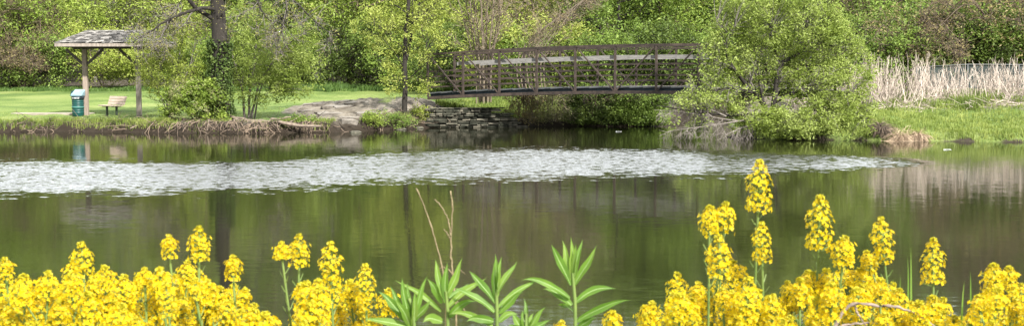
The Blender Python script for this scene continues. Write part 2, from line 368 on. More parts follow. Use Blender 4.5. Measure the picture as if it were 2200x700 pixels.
def m_water():
    m, nt, N, L, b = newmat('pond water')
    b.inputs['Base Color'].default_value = (0.009, 0.0095, 0.004, 1)
    b.inputs['Roughness'].default_value = 0.06; b.inputs['IOR'].default_value = 1.4
    tc = N.new('ShaderNodeTexCoord'); sx = N.new('ShaderNodeSeparateXYZ'); L.new(tc.outputs['Object'], sx.inputs[0])
    x0, x1 = -24.0, 18.0
    mr = N.new('ShaderNodeMapRange'); mr.inputs['From Min'].default_value = x0; mr.inputs['From Max'].default_value = x1; L.new(sx.outputs['X'], mr.inputs['Value'])
    def curve(vals, lo, hi):
        c = N.new('ShaderNodeFloatCurve'); cv = c.mapping.curves[0]
        pts = [((bx - x0) / (x1 - x0), (v - lo) / (hi - lo)) for (bx, _, _), v in zip(BAND, vals)]
        cv.points[0].location = (0, pts[0][1]); cv.points[1].location = (1, pts[-1][1])
        for p in pts: cv.points.new(*p)
        c.mapping.update(); L.new(mr.outputs[0], c.inputs['Value'])
        q = N.new('ShaderNodeMath'); q.operation = 'MULTIPLY_ADD'; q.inputs[1].default_value = hi - lo; q.inputs[2].default_value = lo
        L.new(c.outputs[0], q.inputs[0]); return q
    cen = curve([t[1] for t in BAND], 20, 40); hw = curve([t[2] for t in BAND], 0, 8)
    df = N.new('ShaderNodeMath'); df.operation = 'SUBTRACT'; L.new(sx.outputs['Y'], df.inputs[0]); L.new(cen.outputs[0], df.inputs[1])
    ab = N.new('ShaderNodeMath'); ab.operation = 'ABSOLUTE'; L.new(df.outputs[0], ab.inputs[0])
    hwm = N.new('ShaderNodeMath'); hwm.operation = 'MAXIMUM'; hwm.inputs[1].default_value = 0.05; L.new(hw.outputs[0], hwm.inputs[0])
    q = N.new('ShaderNodeMath'); q.operation = 'DIVIDE'; L.new(ab.outputs[0], q.inputs[0]); L.new(hwm.outputs[0], q.inputs[1])
    mp = N.new('ShaderNodeMapping'); mp.inputs['Scale'].default_value = (0.55, 0.9, 1); L.new(tc.outputs['Object'], mp.inputs['Vector'])
    en = N.new('ShaderNodeTexNoise'); en.inputs['Scale'].default_value = 1.6; en.inputs['Detail'].default_value = 6; en.inputs['Roughness'].default_value = 0.75; L.new(mp.outputs[0], en.inputs['Vector'])
    e2 = N.new('ShaderNodeMath'); e2.operation = 'MULTIPLY_ADD'; e2.inputs[1].default_value = 2.0; L.new(en.outputs['Fac'], e2.inputs[0]); L.new(q.outputs[0], e2.inputs[2])
    ms = N.new('ShaderNodeMapRange'); ms.interpolation_type = 'SMOOTHSTEP'
    ms.inputs['From Min'].default_value = 2.75; ms.inputs['From Max'].default_value = 1.45; ms.inputs['To Min'].default_value = 0; ms.inputs['To Max'].default_value = 1
    L.new(e2.outputs[0], ms.inputs['Value'])
    # small steep wind ripples
    mp2 = N.new('ShaderNodeMapping'); mp2.inputs['Scale'].default_value = (0.8, 1.25, 1); L.new(tc.outputs['Object'], mp2.inputs['Vector'])
    rp = N.new('ShaderNodeTexNoise'); rp.inputs['Scale'].default_value = 6.5; rp.inputs['Detail'].default_value = 4; rp.inputs['Roughness'].default_value = 0.6; L.new(mp2.outputs[0], rp.inputs['Vector'])
    mpb = N.new('ShaderNodeMapping'); mpb.inputs['Scale'].default_value = (1.6, 1.0, 1); L.new(tc.outputs['Object'], mpb.inputs['Vector'])
    br = N.new('ShaderNodeTexNoise'); br.inputs['Scale'].default_value = 2.6; br.inputs['Detail'].default_value = 5; br.inputs['Roughness'].default_value = 0.7; L.new(mpb.outputs[0], br.inputs['Vector'])
    fe = N.new('ShaderNodeMapRange'); fe.interpolation_type = 'SMOOTHSTEP'; fe.inputs['From Min'].default_value = .2; fe.inputs['From Max'].default_value = 3.4; L.new(hw.outputs[0], fe.inputs['Value'])
    bsum = N.new('ShaderNodeMath'); bsum.operation = 'MULTIPLY_ADD'; bsum.inputs[1].default_value = 0.85; L.new(ms.outputs[0], bsum.inputs[0]); L.new(br.outputs['Fac'], bsum.inputs[2])
    gust = N.new('ShaderNodeMapRange'); gust.interpolation_type = 'SMOOTHSTEP'; gust.inputs['From Min'].default_value = 0.9; gust.inputs['From Max'].default_value = 1.46; L.new(bsum.outputs[0], gust.inputs['Value'])
    # long lazy ripples over the calm water
    mp3 = N.new('ShaderNodeMapping'); mp3.inputs['Scale'].default_value = (0.6, 2.6, 1); L.new(tc.outputs['Object'], mp3.inputs['Vector'])
    cp = N.new('ShaderNodeTexNoise'); cp.inputs['Scale'].default_value = 5.0; cp.inputs['Detail'].default_value = 5; cp.inputs['Roughness'].default_value = 0.6; L.new(mp3.outputs[0], cp.inputs['Vector'])
    def vm(op, a, b_):
        q = N.new('ShaderNodeVectorMath'); q.operation = op
        for k, v in enumerate((a, b_)):
            if isinstance(v, tuple): q.inputs[k].default_value = v
            else: L.new(v, q.inputs[k])
        return q.outputs[0]
    calm = vm('MULTIPLY', vm('SUBTRACT', cp.outputs['Color'], (.5, .5, .5)), (.010, .055, 0))
    wind = vm('MULTIPLY', vm('SUBTRACT', rp.outputs['Color'], (.5, .66, .5)), (.5, 1.15, 0))
    sc = N.new('ShaderNodeVectorMath'); sc.operation = 'SCALE'; L.new(wind, sc.inputs[0]); gf = N.new('ShaderNodeMath'); gf.operation = 'MULTIPLY'; L.new(gust.outputs[0], gf.inputs[0]); L.new(fe.outputs[0], gf.inputs[1]); L.new(gf.outputs[0], sc.inputs['Scale'])
    nv = N.new('ShaderNodeVectorMath'); nv.operation = 'NORMALIZE'; L.new(vm('ADD', vm('ADD', calm, sc.outputs[0]), (0, 0, 1)), nv.inputs[0])
    L.new(nv.outputs[0], b.inputs['Normal'])
    return m
M['water'] = m_water()

# ------------------------------------------------------------------ setting: ground, water, sky
def build_ground():
    xs = np.concatenate([np.arange(-240, -34, 8.0), np.arange(-34, -24, 1.0), np.arange(-24, 22, 0.17), np.arange(22, 34, 1.0), np.arange(34, 241, 8.0)])
    ys = np.concatenate([np.arange(-60, -4, 4.0), np.arange(-4, 7.5, 0.25), np.arange(7.5, 40, 1.5), np.arange(40, 47, 0.4), np.arange(47, 58, 0.14), np.arange(58, 72, 0.4), np.arange(72, 110, 1.0), np.arange(110, 420, 8.0)])
    X, Y = np.meshgrid(xs, ys); Z = H(X, Y)
    d = pond_sd(X, Y)
    # rugged bare soil by the dirt patch
    patch = np.exp(-(((X + 7.9 + .18 * (Y - 54)) / 2.5) ** 2 + ((Y - 55) / 5.2) ** 2) ** 2)
    patch2 = np.exp(-(((X + 4.2) / 1.6) ** 2 + ((Y - 54.0) / 2.6) ** 2) ** 2)
    rug = np.abs(wob(X, Y, 1.9, 5.0)); rug2 = wob(X * 0.4, Y, 5.0, 8.0)
    Z = Z + patch * (0.12 * rug + 0.07 * np.sign(rug2) * np.abs(rug2) ** 0.5) * sst(0.3, 1.0, d)
    lip = sst(0.02, .15, d) * (1 - sst(0.7, 1.3, d)) * (X < 9) * (Y > 40)
    Z = Z + lip * (0.11 * wob(X, Y * .6, 5.3, 11.0) + 0.06 * wob(X, Y, 11.0, 2.0))
    Z = Z + sst(.1, .6, d) * (X > 10) * (Y < 56) * (Y > 38) * .09 * wob(X, Y, 2.6, 5.0)
    soil = np.maximum(patch, 0.8 * patch2)
    bank = (1 - sst(0.25, 1.1, d)) * (X < 9) * (Y > 30) + 0.6 * (1 - sst(0.05, 0.3, d)) * (X >= 9) * (Y > 30)
    leaf_bank = 0.75 * np.exp(-(((X + 12.5) / 3.5) ** 2 + ((Y - 50) / 1.6) ** 2) ** 2)
    woods = 0.8 * sst(77, 80, Y) + 0.0 * X
    mids = 0.7 * sst(-0.6, 0.8, X) * (1 - sst(8.5, 9.5, X)) * (Y > 45)
    tan = 0.62 * sst(10, 12, X) * sst(48.5, 51.5, Y + 0.25 * X - 3 + wob(X, Y, 1.0, 3.0)) 
    soil = np.clip(np.maximum.reduce([soil, bank, leaf_bank, woods, mids, tan]), 0, 1)
    mud = np.clip((1 - sst(0.15, 0.9, d)), 0, 1) * 0.95 * np.where((X > 9.5) & (Y > 30), .9, 1); mud = np.maximum(mud, .9 * sst(-0.6, 0.8, X) * (1 - sst(8.5, 9.5, X)) * sst(45, 46, Y) * (1 - sst(57, 58, Y)))  # second term darkens the creek bank under the bridge
    mud = np.clip(np.maximum(mud, 0.55 * sst(77, 80, Y)), 0, 1)
    ny, nx = X.shape
    i, j = np.meshgrid(np.arange(ny - 1), np.arange(nx - 1), indexing='ij')
    a = i * nx + j
    g = Geo(); g.add(np.stack([X, Y, Z], -1).reshape(-1, 3), np.stack([a, a + 1, a + nx + 1, a + nx], -1).reshape(-1, 4), 0, True)
    o = part('ground', g, M['ground']); o['kind'] = 'structure'
    for nm, arr in (('soil', soil), ('mud', mud)):
        at = o.data.attributes.new(nm, 'FLOAT', 'POINT'); at.data.foreach_set('value', arr.ravel().astype(np.float32))
build_ground()

g = Geo(); g.add([(-90, 2, 0), (90, 2, 0), (90, 96, 0), (-90, 96, 0)], [(0, 1, 2, 3)])
o = part('water', g, M['water']); o['kind'] = 'structure'

def slab_path():
    g = Geo(); a = P(28, 247, 55.2); b_ = P(182, 247, 55.2); z = H1((a[0] + b_[0]) / 2, 55.3) + 0.05
    x0, x1 = a[0], b_[0] + 0.3
    boxv(g, ((x0 + x1) / 2, 55.35, z - 0.1), ((x1 - x0) / 2, 0, 0), (0, 0.4, 0), (0, 0, 0.11))
    o = part('path', g, M['concrete'], bevel=0.01); o['kind'] = 'structure'
slab_path()

# ------------------------------------------------------------------ plants: growth helpers
def curves(start, dirs, L, n, wig, trop, rs):
    N_ = len(start); out = np.zeros((N_, n, 3)); out[:, 0] = start; d = nrm(np.asarray(dirs, float)); p = np.asarray(start, float).copy()
    step = (np.asarray(L) / (n - 1))[:, None]
    for i in range(1, n):
        d = nrm(d + wig * rs.normal(size=(N_, 3)) + np.array([0, 0, trop / n]))
        p = p + d * step; out[:, i] = p
    return out

def spawn(pts, rad, k, tmin, tmax, ang, rs, L0, Lvar=0.4, taper=0.5, flat=1.0):
    """k children on each parent curve; returns start, dir, length, radius"""
    N_, n, _ = pts.shape
    t = tmin + (tmax - tmin) * rs.random((N_, k)) ; f = t * (n - 1); i = np.clip(f.astype(int), 0, n - 2); fr = (f - i)[..., None]
    ix = np.arange(N_)[:, None]
    p = pts[ix, i] * (1 - fr) + pts[ix, i + 1] * fr
    tan = nrm(pts[ix, i + 1] - pts[ix, i])
    q = rs.normal(size=tan.shape); q[..., 2] *= flat; q = nrm(q - (q * tan).sum(-1, keepdims=True) * tan)
    a = ang * (0.7 + 0.6 * rs.random((N_, k)))[..., None]
    d = tan * np.cos(a) + q * np.sin(a)
    r = rad[ix, i] * 0.55
    L0 = np.broadcast_to(np.asarray(L0, float).reshape(-1, 1), (N_, k))
    L = L0 * (1 - taper * t) * (1 - Lvar / 2 + Lvar * rs.random((N_, k)))
    return p.reshape(-1, 3), d.reshape(-1, 3), L.ravel(), r.ravel()

def trad(r0, n, tip=0.25):
    return np.asarray(r0)[:, None] * np.linspace(1, tip, n)[None]

def leaves(g, pos, size, rs, mi=0, upbias=0.5, aspect=0.5, svar=0.9, hang=0.0):
    """one folded leaf-shaped face for each position"""
    n = len(pos)
    nr = rs.normal(size=(n, 3)); nr[:, 2] = np.abs(nr[:, 2]) + upbias; nr = nrm(nr)
    t = rs.normal(size=(n, 3)); t[:, 2] -= hang; t = nrm(t - (t * nr).sum(-1, keepdims=True) * nr); s = np.cross(nr, t)
    L = size * (1 - svar / 2 + svar * rs.random(n))[:, None] ; W = L * aspect
    fold = nr * W * 0.35
    a = pos - t * L * 0.5; c = pos + t * L * 0.5; m_ = pos - t * L * 0.05
    b_ = m_ + s * W * 0.5 + fold; d = m_ - s * W * 0.5 + fold
    V = np.stack([a, b_, c, d], 1).reshape(-1, 3)
    idx = np.arange(n)[:, None] * 4 + np.arange(4)
    g.add(V, idx, mi, False)

def along(pts, k, rs, spread, tmin=0.25):
    N_, n, _ = pts.shape
    t = tmin + (1 - tmin) * rs.random((N_, k)); f = t * (n - 1); i = np.clip(f.astype(int), 0, n - 2); fr = (f - i)[..., None]; ix = np.arange(N_)[:, None]
    p = pts[ix, i] * (1 - fr) + pts[ix, i + 1] * fr
    return (p + spread * rs.normal(size=p.shape)).reshape(-1, 3)

def link_clumps(skel, targets, rs, n=5, sag=0.15):
    """a twig from the nearest point of the skeleton to each target"""
    d2 = ((targets[:, None] - skel[None]) ** 2).sum(-1); d2 += 3.0 * np.maximum(skel[None, :, 2] - targets[:, None, 2], 0) ** 2
    i = d2.argmin(1); a = skel[i]; b_ = targets; L = np.linalg.norm(b_ - a, axis=1, keepdims=True)
    mid = (a + b_) / 2 + rs.normal(size=a.shape) * 0.08 * L + np.array([0, 0, 1]) * L * sag
    t = np.linspace(0, 1, n)[None, :, None]
    return (1 - t) ** 2 * a[:, None] + 2 * t * (1 - t) * mid[:, None] + t * t * b_[:, None], L[:, 0]

def ell_points(ells, n, rs, shell=0.5):
    """points in a union of ellipsoids (cx,cy,cz,rx,ry,rz), thinner inside"""
    vol = np.array([e[3] * e[4] * e[5] for e in ells]) ** (2 / 3); pick = rs.choice(len(ells), n, p=vol / vol.sum()); E = np.array(ells)[pick]
    u = nrm(rs.normal(size=(n, 3))); r = (shell + (1 - shell) * rs.random(n) ** 0.6) * (0.85 + 0.3 * rs.random(n))
    return E[:, :3] + u * r[:, None] * E[:, 3:]

def pe(px, py, D, rx, ry, rd=None):
    """ellipsoid from photo pixels"""
    c = P(px, py, D); s = D / FPX
    return (c[0], c[1], c[2], rx * s, (rd if rd is not None else rx * 0.8) * s, ry * s)

def limb_px(pp, D):
    """traced limb: (px, py[, depth offset])"""
    return [P(q[0], q[1], D + (q[2] if len(q) > 2 else 0)) for q in pp]

def plant(name, base, limbs, ells, rs, bark, leafm, label, cat, group=None, n_clumps=150, per=60, size=0.09, spread=0.22, sub=(5, 4), sublen=(1.2, 0.5),
          twleaf=6, trunkname='trunk', shell=0.45, minz=0.12, leafname='crown', wig=0.16, hang=0.0, upbias=0.5, trop=0.25, twig_r=0.007, aspect=0.5):
    """a woody plant: traced limbs [(pts, r0, r1)], spontaneous branches, clumps of leaves in the given volumes"""
    root = empty(name, base, label, cat, group); bark = bark if isinstance(bark, list) else [bark]; tm = len(bark) - 1
    g = Geo(); n = 14; LP = []; LR = []
    for pts, r0, r1 in limbs:
        q = resample(pts, n); q[1:] += rs.normal(size=(n - 1, 3)) * r0 * 0.25
        LP.append(q); LR.append(np.linspace(1, 0, n) ** 0.8 * (r0 - r1) + r1)
    LP = np.array(LP); LR = np.array(LR)
    big = LR[:, 0] > 0.05
    if big.any(): tubes(g, LP[big], LR[big], 9)
    if (~big).any(): tubes(g, LP[~big], LR[~big], 5)
    skel = [LP[:, 2:].reshape(-1, 3)]; tw = []
    if sub[0]:
        p, d, L, r = spawn(LP, LR, sub[0], 0.25, 1.0, 0.85, rs, sublen[0])
        B1 = curves(p, d, L, 7, wig, trop, rs); R1 = np.minimum(r, 0.04)[:, None] * np.linspace(1, 0.25, 7); R1 = np.maximum(R1, twig_r * 0.6); tubes(g, B1, R1, 4, tm); skel.append(B1[:, 2:].reshape(-1, 3))
        if sub[1]:
            p, d, L, r = spawn(B1, R1, sub[1], 0.15, 1.0, 0.8, rs, sublen[1])
            B2 = curves(p, d, L, 5, wig, trop * 0.6, rs); tubes(g, B2, np.full(len(B2), twig_r)[:, None] * np.linspace(1, 0.4, 5), 3, tm); tw.append(B2)
    lg = Geo(); got = False
    if n_clumps:
        T_ = ell_points(ells, n_clumps, rs, shell); hz = H(T_[:, 0], T_[:, 1]); T_ = T_[T_[:, 2] > np.maximum(hz, 0) + minz]
        tp, L = link_clumps(np.concatenate(skel), T_, rs); tubes(g, tp, (twig_r * (0.9 + 0.35 * np.minimum(L, 3)))[:, None] * np.linspace(1.2, 0.4, 5), 3, tm)
        c = np.repeat(T_, per, 0); s = spread * (0.6 + 0.8 * rs.random((len(T_), 1))); s = np.repeat(s, per, 0)
        pos = c + rs.normal(size=c.shape) * s * np.array([1, 1, 0.75]); ok = pos[:, 2] > np.maximum(H(pos[:, 0], pos[:, 1]), 0) + 0.04
        leaves(lg, pos[ok], size, rs, 0, upbias, aspect, hang=hang); got = True
    if twleaf and tw:
        pos = along(tw[0], twleaf, rs, 0.05); ok = pos[:, 2] > np.maximum(H(pos[:, 0], pos[:, 1]), 0) + 0.06
        if ok.any(): leaves(lg, pos[ok], size, rs, 0, upbias, aspect, hang=hang); got = True
    part(trunkname, g, bark, root)
    if got: part(leafname, lg, leafm, root)
    return root

# ------------------------------------------------------------------ woodland tree kinds (built once, then copied)
def wood_tree(name, rs, h, cr, z0, bark, leafm, nl=9, clumps=170, per=55, size=0.22, spread=0.5, r0=0.16, sub=(6, 4), twleaf=0, bare=False, hang=0.0, stems=1, sublen=(2.2, 1.0), twig_r=0.014):
    limbs = []
    for s in range(stems):
        a = rs.random() * 6.28; off = 0.0 if stems == 1 else 0.35
        b0 = np.array([off * math.cos(a), off * math.sin(a), -0.15]); lean = 0.05 if stems == 1 else 0.28
        top = b0 + np.array([math.cos(a) * lean * h, math.sin(a) * lean * h, h * (0.86 + 0.1 * rs.random())])
        mid = (b0 + top) / 2 + rs.normal(size=3) * 0.04 * h
        tr = resample([b0, mid, top], 14); limbs.append((tr, r0 / math.sqrt(stems), 0.02))
        for k in range(nl // stems):
            t = 0.25 + 0.65 * (k + rs.random()) / max(nl // stems, 1); p = tr[int(t * 13)]; az = rs.random() * 6.28
            ln = cr * (1.05 - 0.55 * t) * (0.8 + 0.4 * rs.random())
            e = p + np.array([math.cos(az) * ln, math.sin(az) * ln, ln * (0.35 + 0.5 * rs.random())])
            m_ = (p + e) / 2 + np.array([0, 0, -0.08 * ln]) + rs.normal(size=3) * 0.05 * ln
            limbs.append(([p, m_, e], r0 * 0.45 * (1 - 0.5 * t), 0.015))
    ells = []
    for pts, a, b_ in limbs[1:]:
        e = np.asarray(pts[-1]); rr = cr * (0.34 + 0.2 * rs.random()); ells.append((e[0], e[1], max(e[2], z0 + rr * 0.5), rr, rr, rr * 0.75))
    ells.append((0, 0, h * 0.88, cr * 0.5, cr * 0.5, h * 0.14))
    if z0 < 1.5: ells += [(0, 0, z0 + h * 0.2, cr * 0.85, cr * 0.85, h * 0.22), (0, 0, h * 0.45, cr * 0.9, cr * 0.9, h * 0.25)]
    global Hsave
    return plant(name, (0, 0, 0), limbs, ells, rs, bark, leafm, None, None, n_clumps=0 if bare and not clumps else clumps, per=per, size=size, spread=spread, sub=sub, sublen=sublen, twleaf=twleaf, hang=hang, shell=0.5, twig_r=twig_r)

def make_thicket():
    r_ = rs(22); L = []
    for k in range(16):
        a = r_.random() * 6.28; ln = 1.6 + 1.8 * r_.random(); hh = 2.6 + 2.2 * r_.random(); d = np.array([math.cos(a), math.sin(a), 0])
        L.append(([np.array([0, 0, -.1]) + d * .3, d * ln * .35 + [0, 0, hh * .7], d * ln * .8 + [0, 0, hh], d * ln * 1.35 + [0, 0, hh * .75]], .045, .01))
    return plant('arching_thicket', (0, 0, 0), L, [(0, 0, 2.2, 2.2, 2.2, 1.6), (0, 0, 3.6, 1.8, 1.8, 1.)], r_, M['bark_brown'], M['leaf_bud'], None, None, n_clumps=70, per=16, size=.14, spread=.25, sub=(14, 9), sublen=(1.5, .8), trop=-.4, twleaf=1, twig_r=.011)
_H = H
H = lambda x, y: np.zeros_like(np.asarray(x, float)) - 0.2          # the kinds are grown on flat ground at the origin
def rs(i): return np.random.default_rng(i)
KIND = {
    'thicket': None,
    'lime_a': wood_tree('broadleaf_tree', rs(11), 13, 4.0, 0.6, M['bark_brown'], M['leaf_lime'], 11, 230, 55),
    'lime_b': wood_tree('broadleaf_tree', rs(12), 11, 3.4, 0.4, M['bark_brown'], M['leaf_lime'], 10, 200, 55),
    'yellow_a': wood_tree('broadleaf_tree', rs(13), 9, 3.4, 0.2, M['bark_brown'], M['leaf_yellow'], 10, 190, 50, 0.2),
    'mid_a': wood_tree('broadleaf_tree', rs(14), 14, 4.2, 0.5, M['bark'], M['leaf_mid'], 12, 250, 55),
    'mid_b': wood_tree('broadleaf_tree', rs(15), 12, 3.8, 0.3, M['bark'], M['leaf_mid'], 11, 220, 55),
    'dark_a': wood_tree('understory_shrub', rs(16), 4.2, 2.3, 0.0, M['bark'], M['leaf_dark'], 9, 150, 60, 0.17, 0.33, 0.07, sublen=(1.2, .6), stems=3),
    'dark_b': wood_tree('understory_shrub', rs(17), 3.4, 2.2, 0.0, M['bark'], M['leaf_mid'], 9, 130, 60, 0.16, 0.33, 0.06, sublen=(1.2, .6), stems=3),
    'yellow_s': wood_tree('understory_shrub', rs(18), 4.4, 2.3, 0.0, M['bark_brown'], M['leaf_yellow'], 9, 130, 55, 0.18, 0.33, 0.06, sublen=(1.2, .6), stems=3),
    'bare_a': wood_tree('bare_tree', rs(19), 13, 4.4, 1.0, M['bark_tan'], M['leaf_bud'], 16, 130, 12, 0.13, 0.6, 0.15, sub=(11, 9), bare=True, twleaf=1, stems=2, twig_r=0.016, sublen=(2.6, 1.4)),
    'bare_b': wood_tree('bare_tree', rs(20), 12, 4.4, 1.0, M['bark_brown'], M['leaf_bud'], 16, 120, 14, 0.13, 0.6, 0.15, sub=(11, 9), bare=True, twleaf=1, stems=3, twig_r=0.016, sublen=(2.6, 1.4)),
    'bare_c': wood_tree('bare_tree', rs(21), 11, 3.6, 1.0, M['bark_grey'], M['leaf_yellow'], 14, 120, 16, 0.15, 0.5, 0.13, sub=(10, 8), bare=True, twleaf=1, stems=2, twig_r=0.015, sublen=(2.4, 1.3)),
}
KIND['thicket'] = make_thicket()
H = _H

used = set()
def place(kind, px, D, sc, label, cat='tree', group=None, rz=None, zs=1.0):
    o = KIND[kind]
    r_ = np.random.default_rng(int(px * 7 + D * 131))
    if kind in used: o = copy_tree(o)
    used.add(kind)
    x = PX(px, D); o.location = (x, D, H1(x, D) - 0.03); o.rotation_euler.z = r_.random() * 6.28 if rz is None else rz
    k = sc * (0.95 + 0.1 * r_.random()); o.scale = (k, k, k * zs)
    o['label'] = label; o['category'] = cat
    if group: o['group'] = group
    elif 'group' in o: del o['group']
    return o

WG = 'trees of the wood behind the pond'; UG = 'shrubs along the foot of the wood'
TREES = [
    # left wood, beyond the lawn
    ('mid_a', 20, 88, 1.0, 'dark trunked leafy tree at the far left end of the wood'),
    ('lime_a', 90, 84, 0.8, 'bright green tree above and left of the shelter roof'),
    ('lime_b', 30, 81, 0.85, 'lime green tree over the brown thicket at the far left'),
    ('bare_b', 70, 80, 0.6, 'brown bare branched tree arching over the thicket left of the shelter'),
    ('bare_c', 215, 87, 0.9, 'twiggy half bare tree rising straight behind the shelter roof'),
    ('lime_b', 300, 90, 1.0, 'light green tree behind the right half of the shelter roof'),
    ('mid_b', 180, 96, 1.1, 'tall mid green tree deep in the wood behind the shelter'),
    ('lime_a', 410, 88, 1.0, 'tall light green tree behind the ivy clad trunk, on its left'),
    ('mid_b', 560, 86, 0.95, 'mid green tree in the wood just right of the ivy clad trunk'),
    ('bare_c', 665, 86, 0.9, 'grey twiggy tree behind the hanging budding branches'),
    ('lime_b', 750, 84, 1.05, 'light green tree in the wood left of the slim double trunk'),
    ('mid_a', 640, 97, 1.1, 'tall green tree deep in the wood above the lawn'),
    ('mid_b', 840, 92, 1.1, 'mid green tree deep in the wood behind the slim double trunk'),
    ('yellow_a', 900, 80, 1.0, 'yellow green tree in the wood at the left end of the bridge'),
    ('yellow_a', 1120, 76, 1.1, 'yellow green leafy tree behind the bridge, right of the bare tan stems'),
    ('bare_a', 1200, 72, 0.8, 'tan bare tree deep behind the slanting branches over the bridge'),
    ('mid_a', 1010, 90, 1.1, 'dark green tree deep in the wood above the left of the bridge'),
    ('lime_a', 1230, 86, 1.1, 'light green tree deep in the wood above the middle of the bridge'),
    ('mid_b', 1320, 72, 0.9, 'mid green tree behind the bridge above its first right hand diagonal'),
    ('lime_b', 1420, 74, 1.0, 'soft green tree behind the right part of the bridge'),
    ('mid_a', 1500, 82, 1.0, 'tall mid green tree behind the leaning willow, at its left edge'),
    ('lime_a', 1600, 80, 1.0, 'light green tree hidden mostly behind the crown of the leaning willow'),
    ('mid_b', 1730, 76, 1.0, 'mid green tree behind the right side of the leaning willow'),
    ('mid_a', 1860, 72, 0.85, 'olive green tree right of the leaning willow'),
    ('bare_b', 1960, 69, 0.85, 'brown bare branched tree above the left end of the dry reeds'),
    ('bare_b', 2090, 71, 0.9, 'reddish brown twiggy tree above the slate fence'),
    ('mid_b', 2030, 80, 1.0, 'green tree behind the brown twigs over the slate fence'),
    ('bare_b', 2200, 68, 0.9, 'brown twiggy tree at the far right end of the wood'),
    ('mid_a', 2170, 84, 1.0, 'tall green tree deep in the wood at the far right'),
    ('lime_b', 1900, 92, 1.1, 'light green tree deep in the wood above the dry reeds'),
    ('mid_a', -90, 84, 1.0, 'green tree just past the left edge of the lawn'),
    ('mid_a', 2330, 76, 1.0, 'green tree past the right end of the fence'),
]
for k, px, D, s, lab in TREES: place(k, px, D, s, lab, 'tree', WG)
SHRUBS = [
    ('dark_a', 15, 80, 1.0, 'dark shrub at the left end of the lawn edge'),
    ('dark_b', 110, 79.5, 0.95, 'green shrub left of the shelter, behind the green bin'),
    ('yellow_s', 232, 79, 0.85, 'bright yellow green shrub seen under the shelter roof between its posts'),
    ('yellow_s', 330, 80, 0.8, 'yellow green shrub behind the right hand post of the shelter'),
    ('dark_b', 420, 80, 0.9, 'green shrub behind the cream blossomed bush'),
    ('dark_a', 545, 80, 0.95, 'dark shrub behind the multi stemmed willow on the left bank'),
    ('dark_b', 620, 79.5, 0.85, 'green shrub behind the tall herbs, left of the shady hollow'),
    ('dark_a', 690, 80.5, 1.0, 'dark shrub in the shady hollow at the lawn edge'),
    ('dark_a', 770, 80, 1.0, 'dark shrub at the right end of the shady hollow'),
    ('dark_b', 850, 78, 1.0, 'green shrub behind the slim double trunk'),
    ('dark_a', 945, 74, 1.0, 'dark shrub behind the left end post of the bridge'),
    ('yellow_s', 1060, 70, 0.9, 'yellow green shrub behind the second bridge panel'),
    ('dark_b', 1150, 68, 1.0, 'green shrub behind the fourth bridge panel'),
    ('yellow_s', 1225, 69, 0.95, 'olive shrub behind the bridge railing, left of its centre'),
    ('dark_b', 1310, 66, 1.0, 'green shrub behind the centre post of the bridge'),
    ('dark_a', 1400, 66, 1.0, 'dark shrub behind the right hand panels of the bridge'),
    ('dark_b', 1490, 66, 1.1, 'green shrub behind the end of the bridge that meets the willow'),
    ('dark_a', 1840, 62, 1.0, 'dark shrub just right of the leaning willow'),
    ('dark_b', 1900, 60, 0.95, 'green shrub at the left end of the dry reeds'),
    ('dark_a', 1985, 63, 0.95, 'dark shrub behind the left end of the slate fence'),
    ('dark_b', 2060, 62, 0.95, 'green shrub overtopping the slate fence'),
    ('dark_a', 2140, 63, 0.95, 'dark shrub behind the middle of the slate fence'),
    ('dark_b', 2215, 62, 1.0, 'green shrub behind the right end of the slate fence'),
    ('thicket', 1930, 61.5, 1.0, 'brown arching thicket over the left end of the dry reeds'),
    ('dark_b', 2015, 64, 1.35, 'tall green shrub over the gap between reeds and slate fence'),
    ('thicket', 2165, 61.5, 1.15, 'reddish brown arching thicket over the right end of the fence'),
    ('thicket', 50, 79, 0.8, 'brown arching thicket left of the shelter'),

]
for k, px, D, s, lab in SHRUBS: place(k, px, D, s, lab, 'shrub', UG)

# the far wood on the slope behind: one mass
def far_wood():
    r_ = rs(40); g = Geo(); lg = Geo()
    n = 420; x = r_.uniform(-75, 75, n); y = r_.uniform(100, 150, n); z = H(x, y); hh = r_.uniform(13, 20, n)
    for lo, hi, mi in ((0, 150, 0), (150, 280, 1), (280, 420, 2)):
        sel = slice(lo, hi); m_ = hi - lo
        base = np.stack([x[sel], y[sel], z[sel]], 1)
        c = np.repeat(base, 18, 0); hr = np.repeat(hh[sel], 18)
        off = nrm(r_.normal(size=c.shape)) * r_.random((len(c), 1)) ** 0.4
        cc = c + np.stack([off[:, 0] * 3.4, off[:, 1] * 3.4, hr * (0.55 + 0.45 * off[:, 2])], 1)
        pos = np.repeat(cc, 16, 0); pos += r_.normal(size=pos.shape) * 0.75
        leaves(lg, pos, 0.42, r_, mi, 0.5, 0.6)
    tr = np.stack([np.stack([x, y, z - .2], 1), np.stack([x + r_.normal(size=n) * .3, y, z + hh * .5], 1), np.stack([x + r_.normal(size=n) * .6, y, z + hh * .9], 1)], 1)
    tubes(lg, tr, np.array([0.2, 0.14, 0.04])[None].repeat(n, 0), 5, 3)
    o = part('distant_wood', lg, [M['leaf_mid'], M['leaf_lime'], M['leaf_dark'], M['bark_brown']])
    tag(o, 'far off green wood on the rising slope behind everything', 'wood', kind='stuff')
far_wood()

